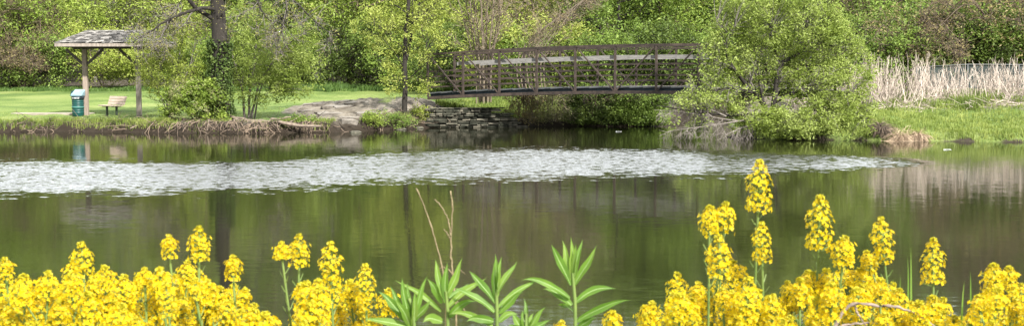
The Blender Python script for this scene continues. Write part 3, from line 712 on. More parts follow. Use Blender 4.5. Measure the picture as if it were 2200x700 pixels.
# ------------------------------------------------------------------ near trees, traced from the photo
def big_tree():
    D = 50.6; b0 = P(476, 266, D); b0[2] = H1(b0[0], D) - 0.15
    tr = [b0] + limb_px([(474, 235), (471, 180), (472, 120), (474, 40), (478, -60), (470, -170), (484, -300)], D)
    L = [(tr, 0.42, 0.10)]
    L += [(limb_px([(470, 45), (438, 28, -.3), (415, 12, -.6), (398, -14, -.8), (350, -60, -1), (310, -150, -1.2)], D), 0.10, 0.02),
          (limb_px([(474, 22), (425, 20, -.9), (365, 42, -1.6), (312, 74, -1.9), (285, 92, -2)], D), 0.085, 0.012),
          (limb_px([(365, 42, -1.6), (350, 70, -1.7), (344, 92, -1.7)], D), 0.03, 0.008),
          (limb_px([(478, 2), (500, -14, -.5), (545, -30, -1), (620, -5, -1.6), (668, 40, -2), (720, 78, -2.2)], D), 0.065, 0.01),
          (limb_px([(478, -20), (520, -70, .6), (600, -110, 1.2), (700, -130, 1.6), (760, -70, 1.8)], D), 0.15, 0.02),
          (limb_px([(478, -60), (440, -130, .5), (360, -190, 1.), (250, -200, 1.4)], D), 0.15, 0.02),
          (limb_px([(472, -150), (520, -230, -1), (600, -300, -2)], D), 0.14, 0.02),
          (limb_px([(472, -170), (420, -260, -1), (360, -340, -1.4)], D), 0.13, 0.02),
          (limb_px([(545, -30, -1), (560, 20, -1.2), (590, 60, -1.3), (592, 95, -1.4)], D), 0.04, 0.006),
          (limb_px([(620, -5, -1.6), (612, 40, -1.8), (596, 100, -1.9)], D), 0.03, 0.006),
          (limb_px([(398, -14, -.8), (380, 20, -1), (372, 55, -1.1)], D), 0.03, 0.006)]
    ells = [pe(330, -90, D, 130, 80), pe(480, -200, D, 190, 120), pe(640, -110, D, 130, 70), pe(620, 20, D - 1.5, 110, 55), pe(440, 25, D - 1, 120, 40)]
    o = plant('oak_tree', b0, L, ells, rs(50), [M['bark'], M['bark_grey']], M['leaf_oak'], 'big dark trunked tree on the left bank with ivy on its lower trunk', 'tree',
              n_clumps=190, per=14, size=0.085, spread=0.26, sub=(12, 10), sublen=(1.4, 0.7), twleaf=2, trop=-0.1, twig_r=0.011, wig=0.22)
    # ivy round the lower trunk
    r_ = rs(51); g = Geo(); t = r_.random(2600); q = resample(tr[:5], 40); c = q[(t * 39 * 0.8).astype(int)]
    a = r_.random(2600) * 6.28; rr = 0.42 + 0.12 * r_.random(2600) + 0.15 * np.exp(-t * 5)
    pos = c + np.stack([np.cos(a) * rr, np.sin(a) * rr, r_.normal(size=2600) * .08], 1)
    leaves(g, pos, 0.11, r_, 0, 0.1, 0.8, hang=0.5); part('ivy_cover', g, M['ivy'], o, label='dark ivy wrapped round the lower trunk')
    # exposed roots running down the eroded bank
    for k, pp in enumerate([[(470, 252), (440, 262, -.8), (410, 272, -1.6), (392, 283, -2)], [(488, 250), (520, 262, -.9), (560, 268, -1.6), (600, 272, -2)],
                            [(500, 254), (530, 258, -.5), (575, 262, -1.2), (640, 268, -1.9)], [(462, 258), (455, 268, -1), (445, 283, -2.1)], [(490, 258), (500, 270, -1.3), (512, 284, -2.1)],
                            [(440, 256), (380, 258, -.5), (330, 266, -1), (280, 276, -1.4)], [(540, 262, -1.1), (585, 258, -1.3), (625, 252, -1.2)]]):
        g = Geo(); q = resample(limb_px(pp, D), 12); q[:, 2] = np.maximum(q[:, 2], H(q[:, 0], q[:, 1]) + 0.02) ; q[1:-1] += r_.normal(size=(10, 3)) * 0.03
        tubes(g, q, np.linspace(0.085, 0.03, 12), 6); part('root', g, M['root'], o)
big_tree()

def left_plants():
    D = 52.2
    def base(px, d):
        x = PX(px, d); return np.array([x, d, H1(x, d) - 0.08])
    b0 = base(532, 51.3)
    L = [([b0 + [-.15, 0, 0]] + limb_px([(522, 205), (510, 160), (492, 95), (470, 50)], 51.3), 0.055, 0.012),
         ([b0] + limb_px([(536, 200), (546, 140, .4), (552, 70, .6), (548, 10, .7)], 51.3), 0.06, 0.012),
         ([b0 + [.12, 0, 0]] + limb_px([(552, 195), (575, 150, -.4), (612, 100, -.7), (660, 70, -.8)], 51.3), 0.055, 0.012),
         ([b0 + [.2, .2, 0]] + limb_px([(560, 190), (590, 150, .4), (640, 140, .9), (690, 150, 1)], 51.3), 0.04, 0.01)]
    plant('willow_shrub', b0, L, [pe(575, 120, 51.3, 100, 60), pe(620, 150, 51.0, 55, 55), pe(540, 60, 51.8, 70, 55), pe(560, 190, 51.0, 65, 35), pe(505, 150, 51.6, 28, 50), pe(648, 105, 51, 50, 55), pe(640, 185, 50.9, 45, 28)], rs(60), M['bark_grey'], M['leaf_willow'],
          'light green multi stemmed willow on the left bank right of the ivy clad trunk', 'shrub', n_clumps=420, per=42, size=0.112, spread=0.15, sub=(7, 5), sublen=(0.9, 0.5), aspect=0.38, hang=0.4, twleaf=4)
    b0 = base(365, 51.0)
    L = [([b0] + limb_px([(355, 200), (345, 140), (330, 80), (322, 40)], 51), 0.05, 0.01), ([b0] + limb_px([(372, 190), (385, 120), (392, 60), (385, 20)], 51), 0.05, 0.01),
         ([b0] + limb_px([(345, 205), (325, 165), (308, 130)], 51), 0.035, 0.01), ([b0] + limb_px([(380, 200), (405, 150), (420, 90)], 51), 0.035, 0.01)]
    plant('willow_shrub', b0, L, [pe(360, 95, 51, 62, 60), pe(395, 130, 51, 52, 70), pe(330, 150, 50.8, 40, 55), pe(360, 195, 50.8, 50, 35), pe(412, 60, 51.4, 35, 40), pe(300, 105, 51.0, 26, 30)], rs(61), M['bark_grey'], M['leaf_yellow'],
          'sparse yellow green willow in front of the right end of the shelter', 'shrub', n_clumps=210, per=36, size=0.105, spread=0.14, sub=(8, 6), sublen=(0.9, 0.5), aspect=0.38, hang=0.4, twleaf=4)
    b0 = base(420, 49.9)
    L = [([b0] + limb_px(pp, 49.9), 0.03, 0.008) for pp in ([(410, 225), (395, 190)], [(425, 220), (430, 180)], [(440, 225), (465, 190)], [(400, 238), (370, 215)])]
    o = plant('blossom_bush', b0, L, [pe(420, 225, 49.7, 48, 34), pe(390, 205, 49.9, 34, 28), pe(455, 225, 49.6, 34, 40), pe(430, 190, 49.9, 36, 22), pe(365, 232, 49.8, 25, 18)], rs(62), M['bark'], M['leaf_lime'],
          'rounded bush with cream blossom at the foot of the ivy clad trunk', 'bush', n_clumps=120, per=40, size=0.11, spread=0.12, sub=(8, 6), sublen=(0.7, 0.4))
    r_ = rs(63); g = Geo(); pts = ell_points([pe(415, 215, 49.6, 60, 42), pe(395, 195, 49.8, 36, 24)], 120, r_, 0.85); c = np.repeat(pts, 12, 0)
    leaves(g, c + r_.normal(size=c.shape) * 0.05, 0.05, r_, 0, 0.8, 0.9); part('blossom', g, M['leaf_pale'], o)
    # slim double trunk by the bridge
    d = 52.7; b0 = base(868, d)
    L = [([b0] + limb_px([(870, 210), (871, 120), (876, 20), (884, -90), (892, -220)], d), 0.125, 0.03), (limb_px([(873, 130), (884, 70, .2), (888, -10, .3), (905, -120, .5)], d), 0.07, 0.02),
         (limb_px([(872, 150), (845, 110, -.4), (810, 70, -.7)], d), 0.03, 0.008), (limb_px([(872, 175), (900, 150, -.5), (922, 130, -.8)], d), 0.03, 0.008),
         (limb_px([(876, 60), (920, 20, -.3), (960, -10, -.4)], d), 0.03, 0.01), (limb_px([(876, 30), (835, 0, .4), (800, -40, .5)], d), 0.035, 0.01)]
    plant('slim_tree', b0, L, [pe(850, 60, d, 70, 65), pe(915, 40, d, 55, 60), pe(880, 140, d - .3, 55, 45), pe(820, 130, d, 38, 38), pe(900, 185, d - .3, 36, 25), pe(840, 185, d, 28, 25), pe(890, -120, d, 120, 90), pe(798, 50, d + .3, 45, 60), pe(955, 50, d - .2, 40, 60), pe(925, 110, d - .5, 42, 40)], rs(64), M['bark'], M['leaf_yellow'],
          'slim dark double trunked tree with yellow green leaves beside the left bridge end', 'tree', n_clumps=235, per=36, size=0.11, spread=0.14, sub=(8, 5), sublen=(0.9, 0.45), twleaf=3)
    # low greenery on the bank by the bridge
    for px, d, w, h, mat, lab in ((850, 51.6, 34, 22, 'leaf_mid', 'low green bush at the foot of the slim double trunked tree'), (905, 53.4, 24, 16, 'leaf_yellow', 'low yellow green bush under the left bridge end'),
                                  (800, 50.9, 30, 14, 'leaf_lime', 'low leafy weeds on the bank left of the slim tree'), (655, 49.6, 30, 10, 'leaf_mid', 'low weeds hanging over the bank above the driftwood')):
        b0 = base(px, d); s = d / FPX; c = b0 + [0, 0, h * s * 0.6]
        L = [([b0, b0 + [dx * w * s * .6, 0, h * s], b0 + [dx * w * s, .1, h * s * 1.3]], 0.012, 0.004) for dx in (-.8, -.2, .3, .9)]
        plant('low_bush', b0, L, [(c[0], c[1], c[2], w * s, w * s * .7, h * s)], rs(int(px)), M['bark_brown'], M[mat], lab, 'bush', n_clumps=45, per=34, size=0.075, spread=0.1, sub=(4, 3), sublen=(0.3, 0.2), minz=0.02)
left_plants()

def right_tree():
    D = 45.0; x = PX(1655, 45.2); b0 = np.array([x, 45.2, H1(x, 45.2) - 0.1])
    L = [([b0] + limb_px([(1648, 255), (1640, 225, -.2), (1608, 185, -.5), (1578, 150, -.7), (1556, 118, -.7), (1566, 84, -.5), (1548, 52, -.4)], D), 0.12, 0.012),
         ([b0 + [.25, .1, 0]] + limb_px([(1662, 240), (1668, 190), (1678, 145, .1), (1715, 112, .2), (1748, 86, .3), (1790, 60, .4)], D), 0.12, 0.02),
         (limb_px([(1678, 145, .1), (1660, 100, .3), (1652, 60, .4), (1658, 10, .5), (1662, -40, .5)], D), 0.06, 0.012),
         (limb_px([(1640, 225, -.2), (1625, 130, .4), (1605, 70, .8), (1600, 10, 1)], D), 0.06, 0.012),
         (limb_px([(1644, 250), (1600, 246, -.7), (1550, 248, -1.1), (1500, 240, -1.3), (1450, 232, -1.4), (1410, 228, -1.4)], D), 0.07, 0.01),
         (limb_px([(1620, 200, -.4), (1575, 190, -1), (1530, 195, -1.4), (1490, 185, -1.5)], D), 0.05, 0.01),
         (limb_px([(1665, 220), (1710, 195, -.5), (1760, 180, -.9), (1810, 185, -1)], D), 0.06, 0.012),
         ([b0 + [.3, 0, 0]] + limb_px([(1700, 250, -.3), (1760, 225, -.6), (1825, 222, -.6), (1862, 240, -.6)], D), 0.06, 0.012),
         (limb_px([(1748, 86, .3), (1790, 100, .2), (1835, 110, .2)], D), 0.03, 0.01),
         (limb_px([(1715, 112, .2), (1730, 60, 1), (1735, 10, 1.3)], D), 0.04, 0.01),
         (limb_px([(1578, 150, -.7), (1545, 140, -.6), (1525, 120, -.6)], D), 0.03, 0.01)]
    E = [pe(1575, 100, D, 62, 60), pe(1640, 50, D, 75, 62), pe(1730, 50, D, 80, 60), pe(1800, 95, D, 52, 50), pe(1650, 140, D + .9, 75, 60), pe(1740, 160, D + .7, 80, 60), pe(1560, 180, D - .4, 48, 36),
         pe(1800, 190, D - .4, 72, 58), pe(1740, 245, D - .8, 90, 44), pe(1835, 250, D - .4, 52, 42), pe(1680, 265, D - 1, 58, 26), pe(1650, -20, D, 120, 40), pe(1600, 235, D - .9, 40, 30), pe(1500, 215, D - 1.3, 58, 16), pe(1545, 120, D - .3, 34, 60), pe(1700, 268, D - 1, 90, 30), pe(1805, 272, D - 1.1, 78, 28), pe(1615, 268, D - .8, 42, 26), pe(1850, 150, D, 36, 50), pe(1580, 40, D, 40, 40)]
    plant('leaning_willow', b0, L, E, rs(70), [M['bark'], M['bark_grey']], M['leaf_willow'], 'large leafy willow leaning over the water in front of the right bridge end', 'tree',
          n_clumps=1050, per=50, size=0.104, spread=0.15, sub=(13, 8), sublen=(1.0, 0.5), twleaf=5, aspect=0.42, shell=0.62, twig_r=0.009)
    # bleached dead boughs that dip into the water at its left
    r_ = rs(71); root = empty('fallen_branch', P(1560, 262, 43.9), 'bleached dead branches dipping into the water left of the willow', 'branch')
    LP = np.array([resample(limb_px(pp, 43.7), 14) for pp in ([(1625, 262, .7), (1570, 258, .2), (1510, 248, 0), (1455, 240, -.1), (1405, 236, -.1)], [(1600, 258, .4), (1540, 268, 0), (1480, 276, -.2), (1435, 282, -.2)],
                  [(1560, 250, .2), (1510, 228, 0), (1465, 205, 0)], [(1630, 265, .6), (1590, 276, .1), (1560, 290, -.2)], [(1530, 252, 0), (1490, 222, .3), (1440, 212, .4)])])
    LR = np.linspace(0.03, 0.007, 14)[None].repeat(len(LP), 0)
    g = Geo(); tubes(g, LP, LR, 6)
    p, d, L_, r = spawn(LP, LR, 20, 0.2, 1, 0.9, r_, 0.75); d[:, 2] -= 0.55
    B1 = curves(p, d, L_, 7, 0.18, -0.9, r_); tubes(g, B1, np.linspace(0.009, 0.005, 7)[None].repeat(len(B1), 0), 4)
    p, d, L_, r = spawn(B1, np.full(B1.shape[:2], .01), 9, 0.2, 1, 0.8, r_, 0.4)
    B2 = curves(p, d, L_, 5, 0.2, -0.6, r_); g2 = Geo(); tubes(g2, B2, np.linspace(0.007, 0.003, 5)[None].repeat(len(B2), 0), 3)
    part('bough', g, M['dead_wood'], root); part('twigs', g2, M['dead_wood'], root)
right_tree()

def tan_trees():
    r_ = rs(75); D = 60.0; x = PX(1040, D); b0 = np.array([x, D, H1(x, D) - .1]); L = []
    for k in range(11):
        t = (k - 5) / 5 + r_.normal() * .08; dy = r_.normal() * .8
        L.append(([b0 + [t * .35, dy * .2, 0]] + limb_px([(1040 + t * 16, 150, dy * .4), (1038 + t * 32, 70, dy * .8), (1035 + t * 55, -30, dy), (1032 + t * 90, -150, dy * 1.3)], D), .055 - .015 * abs(t), .012))
    plant('bare_tree', b0, L, [pe(1040, 20, D, 90, 60), pe(1040, -80, D, 120, 60)], rs(76), [M['bark_tan'], M['bark_tan']], M['leaf_bud'], 'pinkish tan bare multi stemmed tree fanning up behind the left part of the bridge', 'tree', WG,
          n_clumps=60, per=9, size=.09, spread=.3, sub=(11, 9), sublen=(1.6, .8), twleaf=1, twig_r=.011, trop=.9, wig=.1)
    D = 63.0; x = PX(1150, D); b0 = np.array([x, D, H1(x, D) - .1]); L = []
    for k in range(9):
        u = k / 8; dy = r_.normal() * .6
        L.append(([b0 + [(u - .5) * 1.2, dy * .3, 0]] + limb_px([(1110 + 60 * u, 140 - 20 * u, dy * .5), (1140 + 75 * u, 85 - 35 * u, dy), (1205 + 70 * u, 35 - 50 * u, dy), (1262 + 80 * u, 12 - 50 * u, dy * 1.1)], D), .038, .010))
    plant('bare_tree', b0, L, [pe(1190, 45, D, 80, 45)], rs(77), [M['bark_tan'], M['bark_tan']], M['leaf_bud'], 'tan tree with slanting bare branches arching right behind the middle of the bridge', 'tree', WG,
          n_clumps=40, per=9, size=.09, spread=.3, sub=(10, 8), sublen=(1.3, .7), twleaf=1, twig_r=.010, trop=.1, wig=.1)
tan_trees()

# brush under and behind the bridge
def brush():
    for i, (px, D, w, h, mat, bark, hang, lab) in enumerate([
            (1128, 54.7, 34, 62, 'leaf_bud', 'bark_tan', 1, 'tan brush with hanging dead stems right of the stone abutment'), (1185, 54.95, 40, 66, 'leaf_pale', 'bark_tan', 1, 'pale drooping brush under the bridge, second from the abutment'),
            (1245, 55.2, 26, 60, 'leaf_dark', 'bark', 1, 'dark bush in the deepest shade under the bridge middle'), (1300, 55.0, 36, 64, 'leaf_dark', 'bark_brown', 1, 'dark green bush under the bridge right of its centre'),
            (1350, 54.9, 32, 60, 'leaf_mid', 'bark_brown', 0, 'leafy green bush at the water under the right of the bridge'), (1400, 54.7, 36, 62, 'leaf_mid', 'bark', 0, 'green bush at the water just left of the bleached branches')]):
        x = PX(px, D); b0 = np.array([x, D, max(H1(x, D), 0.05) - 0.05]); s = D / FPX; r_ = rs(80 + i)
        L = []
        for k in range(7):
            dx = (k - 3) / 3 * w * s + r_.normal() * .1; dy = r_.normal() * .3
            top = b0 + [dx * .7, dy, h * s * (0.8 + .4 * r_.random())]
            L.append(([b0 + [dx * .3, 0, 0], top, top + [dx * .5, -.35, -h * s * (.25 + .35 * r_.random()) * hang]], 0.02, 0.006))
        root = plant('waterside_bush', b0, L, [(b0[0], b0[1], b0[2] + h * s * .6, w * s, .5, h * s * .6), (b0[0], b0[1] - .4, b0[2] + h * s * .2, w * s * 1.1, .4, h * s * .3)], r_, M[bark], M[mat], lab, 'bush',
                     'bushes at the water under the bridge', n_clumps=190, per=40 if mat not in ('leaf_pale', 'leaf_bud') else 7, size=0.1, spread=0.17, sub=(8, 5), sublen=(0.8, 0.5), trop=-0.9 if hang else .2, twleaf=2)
brush()

# ------------------------------------------------------------------ grass, herbs, reeds (uncountable)
def blades(g, x, y, h, w, rs_, mi=0, lean=0.35, z=None, n=3):
    N_ = len(x); z = H(x, y) if z is None else z
    b0 = np.stack([x, y, z - 0.02], 1); a = rs_.random(N_) * 6.28; l = (lean * h * rs_.random(N_))
    dv = np.stack([np.cos(a), np.sin(a), np.zeros(N_)], 1)
    side = np.stack([-np.sin(a + .6), np.cos(a + .6), np.zeros(N_)], 1) * (w / 2)[:, None]
    mid = b0 + dv * (l * .3)[:, None] + np.array([0, 0, 1]) * (h * .6)[:, None]; top = b0 + dv * l[:, None] + np.array([0, 0, 1]) * (h * (1 - .25 * lean))[:, None]
    V = np.stack([b0 - side, b0 + side, mid + side * .8, mid - side * .8, top], 1).reshape(-1, 3)
    i = np.arange(N_)[:, None] * 5
    st = g.n; g.add(V, i + np.array([0, 1, 2, 3]), mi); 
    g.f.append(st + i + np.array([3, 2, 4])); g.mi.append(np.full(N_, mi)); g.sm.append(np.full(N_, False))

def scatter(n, x0, x1, y0, y1, r_, cond):
    x = r_.uniform(x0, x1, n); y = r_.uniform(y0, y1, n); k = cond(x, y); return x[k], y[k]

def grasses():
    r_ = rs(90)
    # right bank grass
    g = Geo(); x, y = scatter(60000, 10.5, 22, 41, 53, r_, lambda x, y: (pond_sd(x, y) > 0.02) & (pond_sd(x, y) < 8.5))
    k = r_.random(len(x)) < np.clip(1.2 - pond_sd(x, y) / 9.5, 0.3, 1) * (0.45 + .55 * (wob(x, y, 2.6, 5.0) > -.25)); x, y = x[k], y[k]
    h = r_.uniform(0.08, 0.30, len(x)) * (0.8 + 0.6 * wob(x, y, 2.6, 5.0)) + .16 * (pond_sd(x, y) < .45) * r_.random(len(x)); blades(g, x, y, np.maximum(h, .06), np.full(len(x), 0.022), r_, lean=0.7)
    tag(part('bank_grass', g, M['grass']), 'bright green tufted grass on the right bank', 'grass', kind='stuff')
    # left lawn edge and bank lip
    g = Geo(); x, y = scatter(90000, -26, -2.5, 47.5, 58, r_, lambda x, y: (pond_sd(x, y) > 0.12))
    pat = np.exp(-(((x + 7.9) / 2.7) ** 2 + ((y - 54.5) / 5.4) ** 2) ** 2) + np.exp(-(((x + 4.2) / 1.5) ** 2 + ((y - 54.0) / 2.6) ** 2) ** 2); dd = pond_sd(x, y)
    dens = np.clip(0.15 + 0.9 * (wob(x, y, 1.1, 7.0) > -0.1) * np.exp(-((dd - .9) / 1.1) ** 2) + .18, 0, 1) * (pat < .35); k = r_.random(len(x)) < dens; x, y, dd = x[k], y[k], dd[k]
    h = (0.05 + 0.24 * np.exp(-((dd - .7) / 0.8) ** 2) * r_.random(len(x)) * np.clip(.6 + wob(x, y, 1.7, 2.2), .2, 1.4)); blades(g, x, y, h, np.full(len(x), 0.02), r_, lean=0.8)
    tag(part('lawn_grass', g, M['grass']), 'short lawn grass fringing the eroded left bank', 'grass', kind='stuff')
    # grass hanging over the lip of the left bank
    g = Geo(); x, y = scatter(60000, -26, -2.8, 47.2, 53, r_, lambda x, y: (pond_sd(x, y) > .12) & (pond_sd(x, y) < .8))
    k = (wob(x, y * .3, 1.1, 1.3) + .9 * sst(-13.5, -15.5, x) - .55 * (1 - sst(-13, -15, x)) * (x < -9.5) > .0); x, y = x[k], y[k]
    blades(g, x, y, r_.uniform(.1, .34, len(x)), np.full(len(x), .02), r_, lean=1.3, z=H(x, y) + .03)
    tag(part('overhanging_grass', g, M['grass']), 'grass tufts hanging over the lip of the left bank', 'grass', kind='stuff')
    # tall herbs at the foot of the wood
    g = Geo(); x, y = scatter(30000, -34, 6, 76, 79.5, r_, lambda x, y: x > -40); h = r_.uniform(0.25, 0.75, len(x)) * (0.7 + .4 * wob(x, y, .8, 3)); h *= 0.55 + 0.45 * sst(-18, -14, x)
    blades(g, x, y, h, np.full(len(x), 0.06), r_, lean=0.5)
    tag(part('tall_herbs', g, M['herb']), 'strip of fresh green tall herbs between lawn and wood', 'herbs', kind='stuff')
    # grass behind the abutment
    g = Geo(); x, y = scatter(22000, -3.5, 8, 55, 64, r_, lambda x, y: pond_sd(x, y) > .3); blades(g, x, y, r_.uniform(.1, .4, len(x)), np.full(len(x), .03), r_, lean=.6)
    tag(part('creek_grass', g, M['grass']), 'lush green grass beyond the stone abutment under the bridge', 'grass', kind='stuff')
    g = Geo(); x, y = scatter(26000, 13, 25, 48.2, 56, r_, lambda x, y: wob(x, y, 1.2, 9.0) > .05); blades(g, x, y, r_.uniform(.12, .5, len(x)), np.full(len(x), .03), r_, lean=.8)
    tag(part('reed_grass', g, M['grass']), 'patches of green growth among the dry reeds', 'grass', kind='stuff')
    # dry reeds by the fence
    g = Geo(); n = 3000; x = r_.uniform(12.6, 25, n); y = r_.uniform(50.2, 54.5, n) + 0.3 * wob(x, x, .8, 1)
    dens = (0.25 + 0.75 * (wob(x, y * .3, 1.6, 2.0) > .0)) * (1 - .5 * sst(16.2, 17.2, x)); k = r_.random(n) < dens; x, y = x[k], y[k]; n = len(x)
    z = H(x, y); hh = (.8 + 1.5 * r_.random(n) ** 1.2) * (1 + .16 * wob(x, x * .2, 2.5, 1.0)) * (0.8 + .2 * sst(13, 15, x)) * (1 - 0.25 * sst(17, 19, x))
    st = np.stack([x, y, z - .05], 1); d = np.stack([r_.normal(size=n) * .24 * (1 + 2.2 * (r_.random(n) < .18)), r_.normal(size=n) * .22, np.ones(n)], 1)
    B = curves(st, d, hh, 6, 0.035, -0.05, r_); tubes(g, B, np.linspace(0.013, 0.006, 6)[None] * r_.uniform(.7, 1.3, (n, 1)), 3)
    p, d, L_, r = spawn(B, np.full(B.shape[:2], .006), 4, 0.4, 1, .5, r_, .38); B2 = curves(p, d, L_, 4, .1, .1, r_); tubes(g, B2, np.linspace(.007, .003, 4)[None].repeat(len(B2), 0), 3)
    m_ = 3200; x = r_.uniform(12.5, 25, m_); y = r_.uniform(48.6, 52.4, m_); d = np.stack([r_.normal(size=m_), r_.normal(size=m_), r_.random(m_) * .45], 1)
    k = wob(x, y, 1.3, 6) > -.1; x, y, d = x[k], y[k], d[k]
    B = curves(np.stack([x, y, H(x, y) + .04], 1), d, r_.uniform(.4, .95, len(x)), 5, .12, -.5, r_); B[..., 2] = np.maximum(B[..., 2], H(B[..., 0], B[..., 1]) + .01); tubes(g, B, np.full((len(B), 5), .009), 3)
    tag(part('dry_reeds', g, M['reed']), 'bleached tan dry reeds standing before the slate fence', 'reeds', kind='stuff')
    # dead stems and twigs on the eroded left bank
    g = Geo(); n = 5200; x = r_.uniform(-20.5, -2.8, n); y = r_.uniform(47.6, 54, n); dd = pond_sd(x, y); k = (dd > .02) & (dd < 1.3) & (wob(x, y * .4, 1.4, 4.0) > -.3); x, y = x[k], y[k]
    d = np.stack([r_.normal(size=len(x)), r_.normal(size=len(x)), r_.normal(size=len(x)) * .3 - .1], 1); B = curves(np.stack([x, y, H(x, y) + .05], 1), d, r_.uniform(.2, .8, len(x)), 6, .2, -.2, r_)
    B[..., 2] = np.maximum(B[..., 2], np.maximum(H(B[..., 0], B[..., 1]), -.05) + .012); tubes(g, B, r_.uniform(.008, .018, (len(x), 1)) * np.linspace(1, .5, 6), 3)
    n = 1500; x = r_.uniform(-14.8, -7.6, n); y = r_.uniform(47.8, 50.6, n); dd = pond_sd(x, y); k = (dd > .25) & (dd < .85); x, y = x[k], y[k]; n = len(x)
    st = np.stack([x, y, H(x, y) + .07], 1); d = np.stack([r_.normal(size=n) * .5, -np.ones(n) + r_.normal(size=n) * .3, -.35 * np.ones(n)], 1)
    B = curves(st, d, r_.uniform(.35, 1.0, n), 7, .22, -1.6, r_); B[..., 2] = np.maximum(B[..., 2], np.maximum(H(B[..., 0], B[..., 1]), -.06) + .03); tubes(g, B, r_.uniform(.008, .026, (n, 1)) * np.linspace(1, .4, 7), 4)
    tag(part('bank_litter', g, M['litter']), 'tangle of dead twigs and stems on the eroded left bank', 'twigs', kind='stuff')
    # near bank undergrowth below the flowers
    g = Geo(); x, y = scatter(9000, -2.6, 2.6, 0.9, 3.6, r_, lambda x, y: x > -9); z = H(x, y) + r_.uniform(.02, .30, len(x)) * np.clip(1.25 - (y - 1.9) * .5, .3, 1)
    leaves(g, np.stack([x, y, z], 1), .05, r_, 0, .5, .45); x, y = scatter(7000, -4, 4, .5, 5.6, r_, lambda x, y: x > -9); blades(g, x, y, r_.uniform(.1, .3, len(x)), np.full(len(x), .006), r_)
    tag(part('undergrowth', g, M['cover']), 'dark green undergrowth below the yellow flowers on the near bank', 'undergrowth', kind='stuff')
grasses()

def tussock():
    r_ = rs(95)
    for px, D, w, h, m, lab in ((1936, 42.95, 22, 36, 'tuft', 'tan tussock of dead grass hanging over the right bank edge'), (1893, 43.4, 22, 28, 'litter', 'dark brown dead tussock between the willow and the tan tussock'),
                             (1975, 42.9, 12, 22, 'tuft', 'small dry tussock right of the tan tussock')):
        x = PX(px, D + .3); s = D / FPX; c = np.array([x, D + .25, H1(x, D + .25) + .05]); n = 520
        d = np.stack([r_.normal(size=n), r_.normal(size=n) - .3, .9 + r_.random(n) * .8], 1)
        B = curves(c + r_.normal(size=(n, 3)) * [.1, .08, .03], d, r_.uniform(.6, 1.15, n) * h * s * 1.2, 7, .06, -2.6, r_)
        B[..., 2] = np.maximum(B[..., 2], .005); g = Geo(); tubes(g, B, np.linspace(.009, .004, 7)[None].repeat(n, 0), 3)
        tag(part('tussock', g, M[m], loc=c), lab, 'tussock')
tussock()

# ------------------------------------------------------------------ footbridge
TH = R(27); AX = np.array([math.cos(TH), -math.sin(TH), 0]); PERP = np.array([math.sin(TH), math.cos(TH), 0]); MID = np.array([PX(1321.4, 50), 50, 0])
def zoff(s): return 0.012 * s - 0.0027 * s * s
def BP(s, w, z): return MID + AX * s + PERP * w + np.array([0, 0, z + zoff(s)])
PAN = 1.795
def bridge():
    root = empty('footbridge', MID, 'arched rusty steel truss footbridge spanning the inlet', 'bridge')
    zb, zt, W = 1.61, 3.53, 2.4
    ss = np.arange(-5, 6) * PAN; fine = np.linspace(ss[0], ss[-1], 31)
    for w, side in ((0.0, -1), (W, 1)):
        g = Geo()
        for a, b_ in zip(fine[:-1], fine[1:]):
            beam(g, BP(a, w, zb), BP(b_ + .005, w, zb), 0.10, 0.13)
        tr = part('truss', g, M['rust'], root)
        for zz, ww, hh, nm in ((zt, .10, .085, 'top_chord'), (zt - .13, .045, .035, 'rail')):
            g = Geo()
            for a, b_ in zip(fine[:-1], fine[1:]): beam(g, BP(a, w, zz), BP(b_ + .005, w, zz), ww, hh)
            part(nm, g, M['rust'], tr)
        for s in ss:
            g = Geo(); beam(g, BP(s, w, zb + .066), BP(s, w, zt - .044), 0.085, 0.085, tuple(AX)); part('post', g, M['rust'], tr)
        for i in range(10):
            a, b_ = ss[i], ss[i + 1]
            if i < 5: p, q = BP(a + .07, w, zt - .06), BP(b_ - .06, w, zb + .08)
            else: p, q = BP(a + .06, w, zb + .08), BP(b_ - .07, w, zt - .06)
            g = Geo(); beam(g, p, q, 0.048, 0.055, tuple(PERP)); part('diagonal', g, M['rust'], tr)
        inn = w - side * .085
        for hgt in (0.33, 0.56, 0.79, 1.02):
            g = Geo()
            for a, b_ in zip(fine[:-1], fine[1:]): beam(g, BP(a, inn, zb + .16 + hgt - .02), BP(b_ + .005, inn, zb + .16 + hgt - .02), 0.035, 0.06)
            part('rail', g, M['rust'], tr)
        g = Geo(); r_ = rs(100)
        for i in range(10):
            a, b_ = (ss[i] if i else ss[1] - .38) + .01, ss[i + 1] - .01; j = r_.normal() * .008
            beam(g, BP(a, w - side * .14, zb + 1.44 + j), BP(b_, w - side * .14, zb + 1.44 - j), 0.06, 0.155)
        part('handrail', g, M['rail_wood'], tr, label='silver grey timber handrail')
    g = Geo(); r_ = rs(101); n = 122; e = np.linspace(ss[0] - .2, ss[-1] + .2, n + 1)
    for a, b_ in zip(e[:-1], e[1:]): boxv(g, BP((a + b_) / 2, W / 2, zb + .215 + r_.normal() * .002), AX * (b_ - a - .012) / 2, PERP * (W / 2 - .14), (0, 0, .022))
    dk = part('deck', g, M['deck_wood'], root)
    for w, sd in ((.115, 1), (W - .115, -1)):
        g = Geo()
        for a, b_ in zip(fine[:-1], fine[1:]): beam(g, BP(a, w, zb + .20), BP(b_ + .005, w, zb + .23), 0.03, 0.055)
        part('edge_plate', g, M['deck_edge'], dk)
    for w in (.25, W / 2, W - .25):  # near-black beams added to stand for the shade under the deck
        g = Geo()
        for a, b_ in zip(fine[:-1], fine[1:]): beam(g, BP(a, w, zb + .105), BP(b_ + .005, w, zb + .105), 0.06, 0.17)
        part('underdeck_shade', g, M['bin_rim_deck_shade'], dk)
    for s in ss:
        g = Geo(); beam(g, BP(s, .052, zb - .03), BP(s, W - .052, zb - .03), 0.1, 0.08); part('floor_beam', g, M['rust'], root)
bridge()

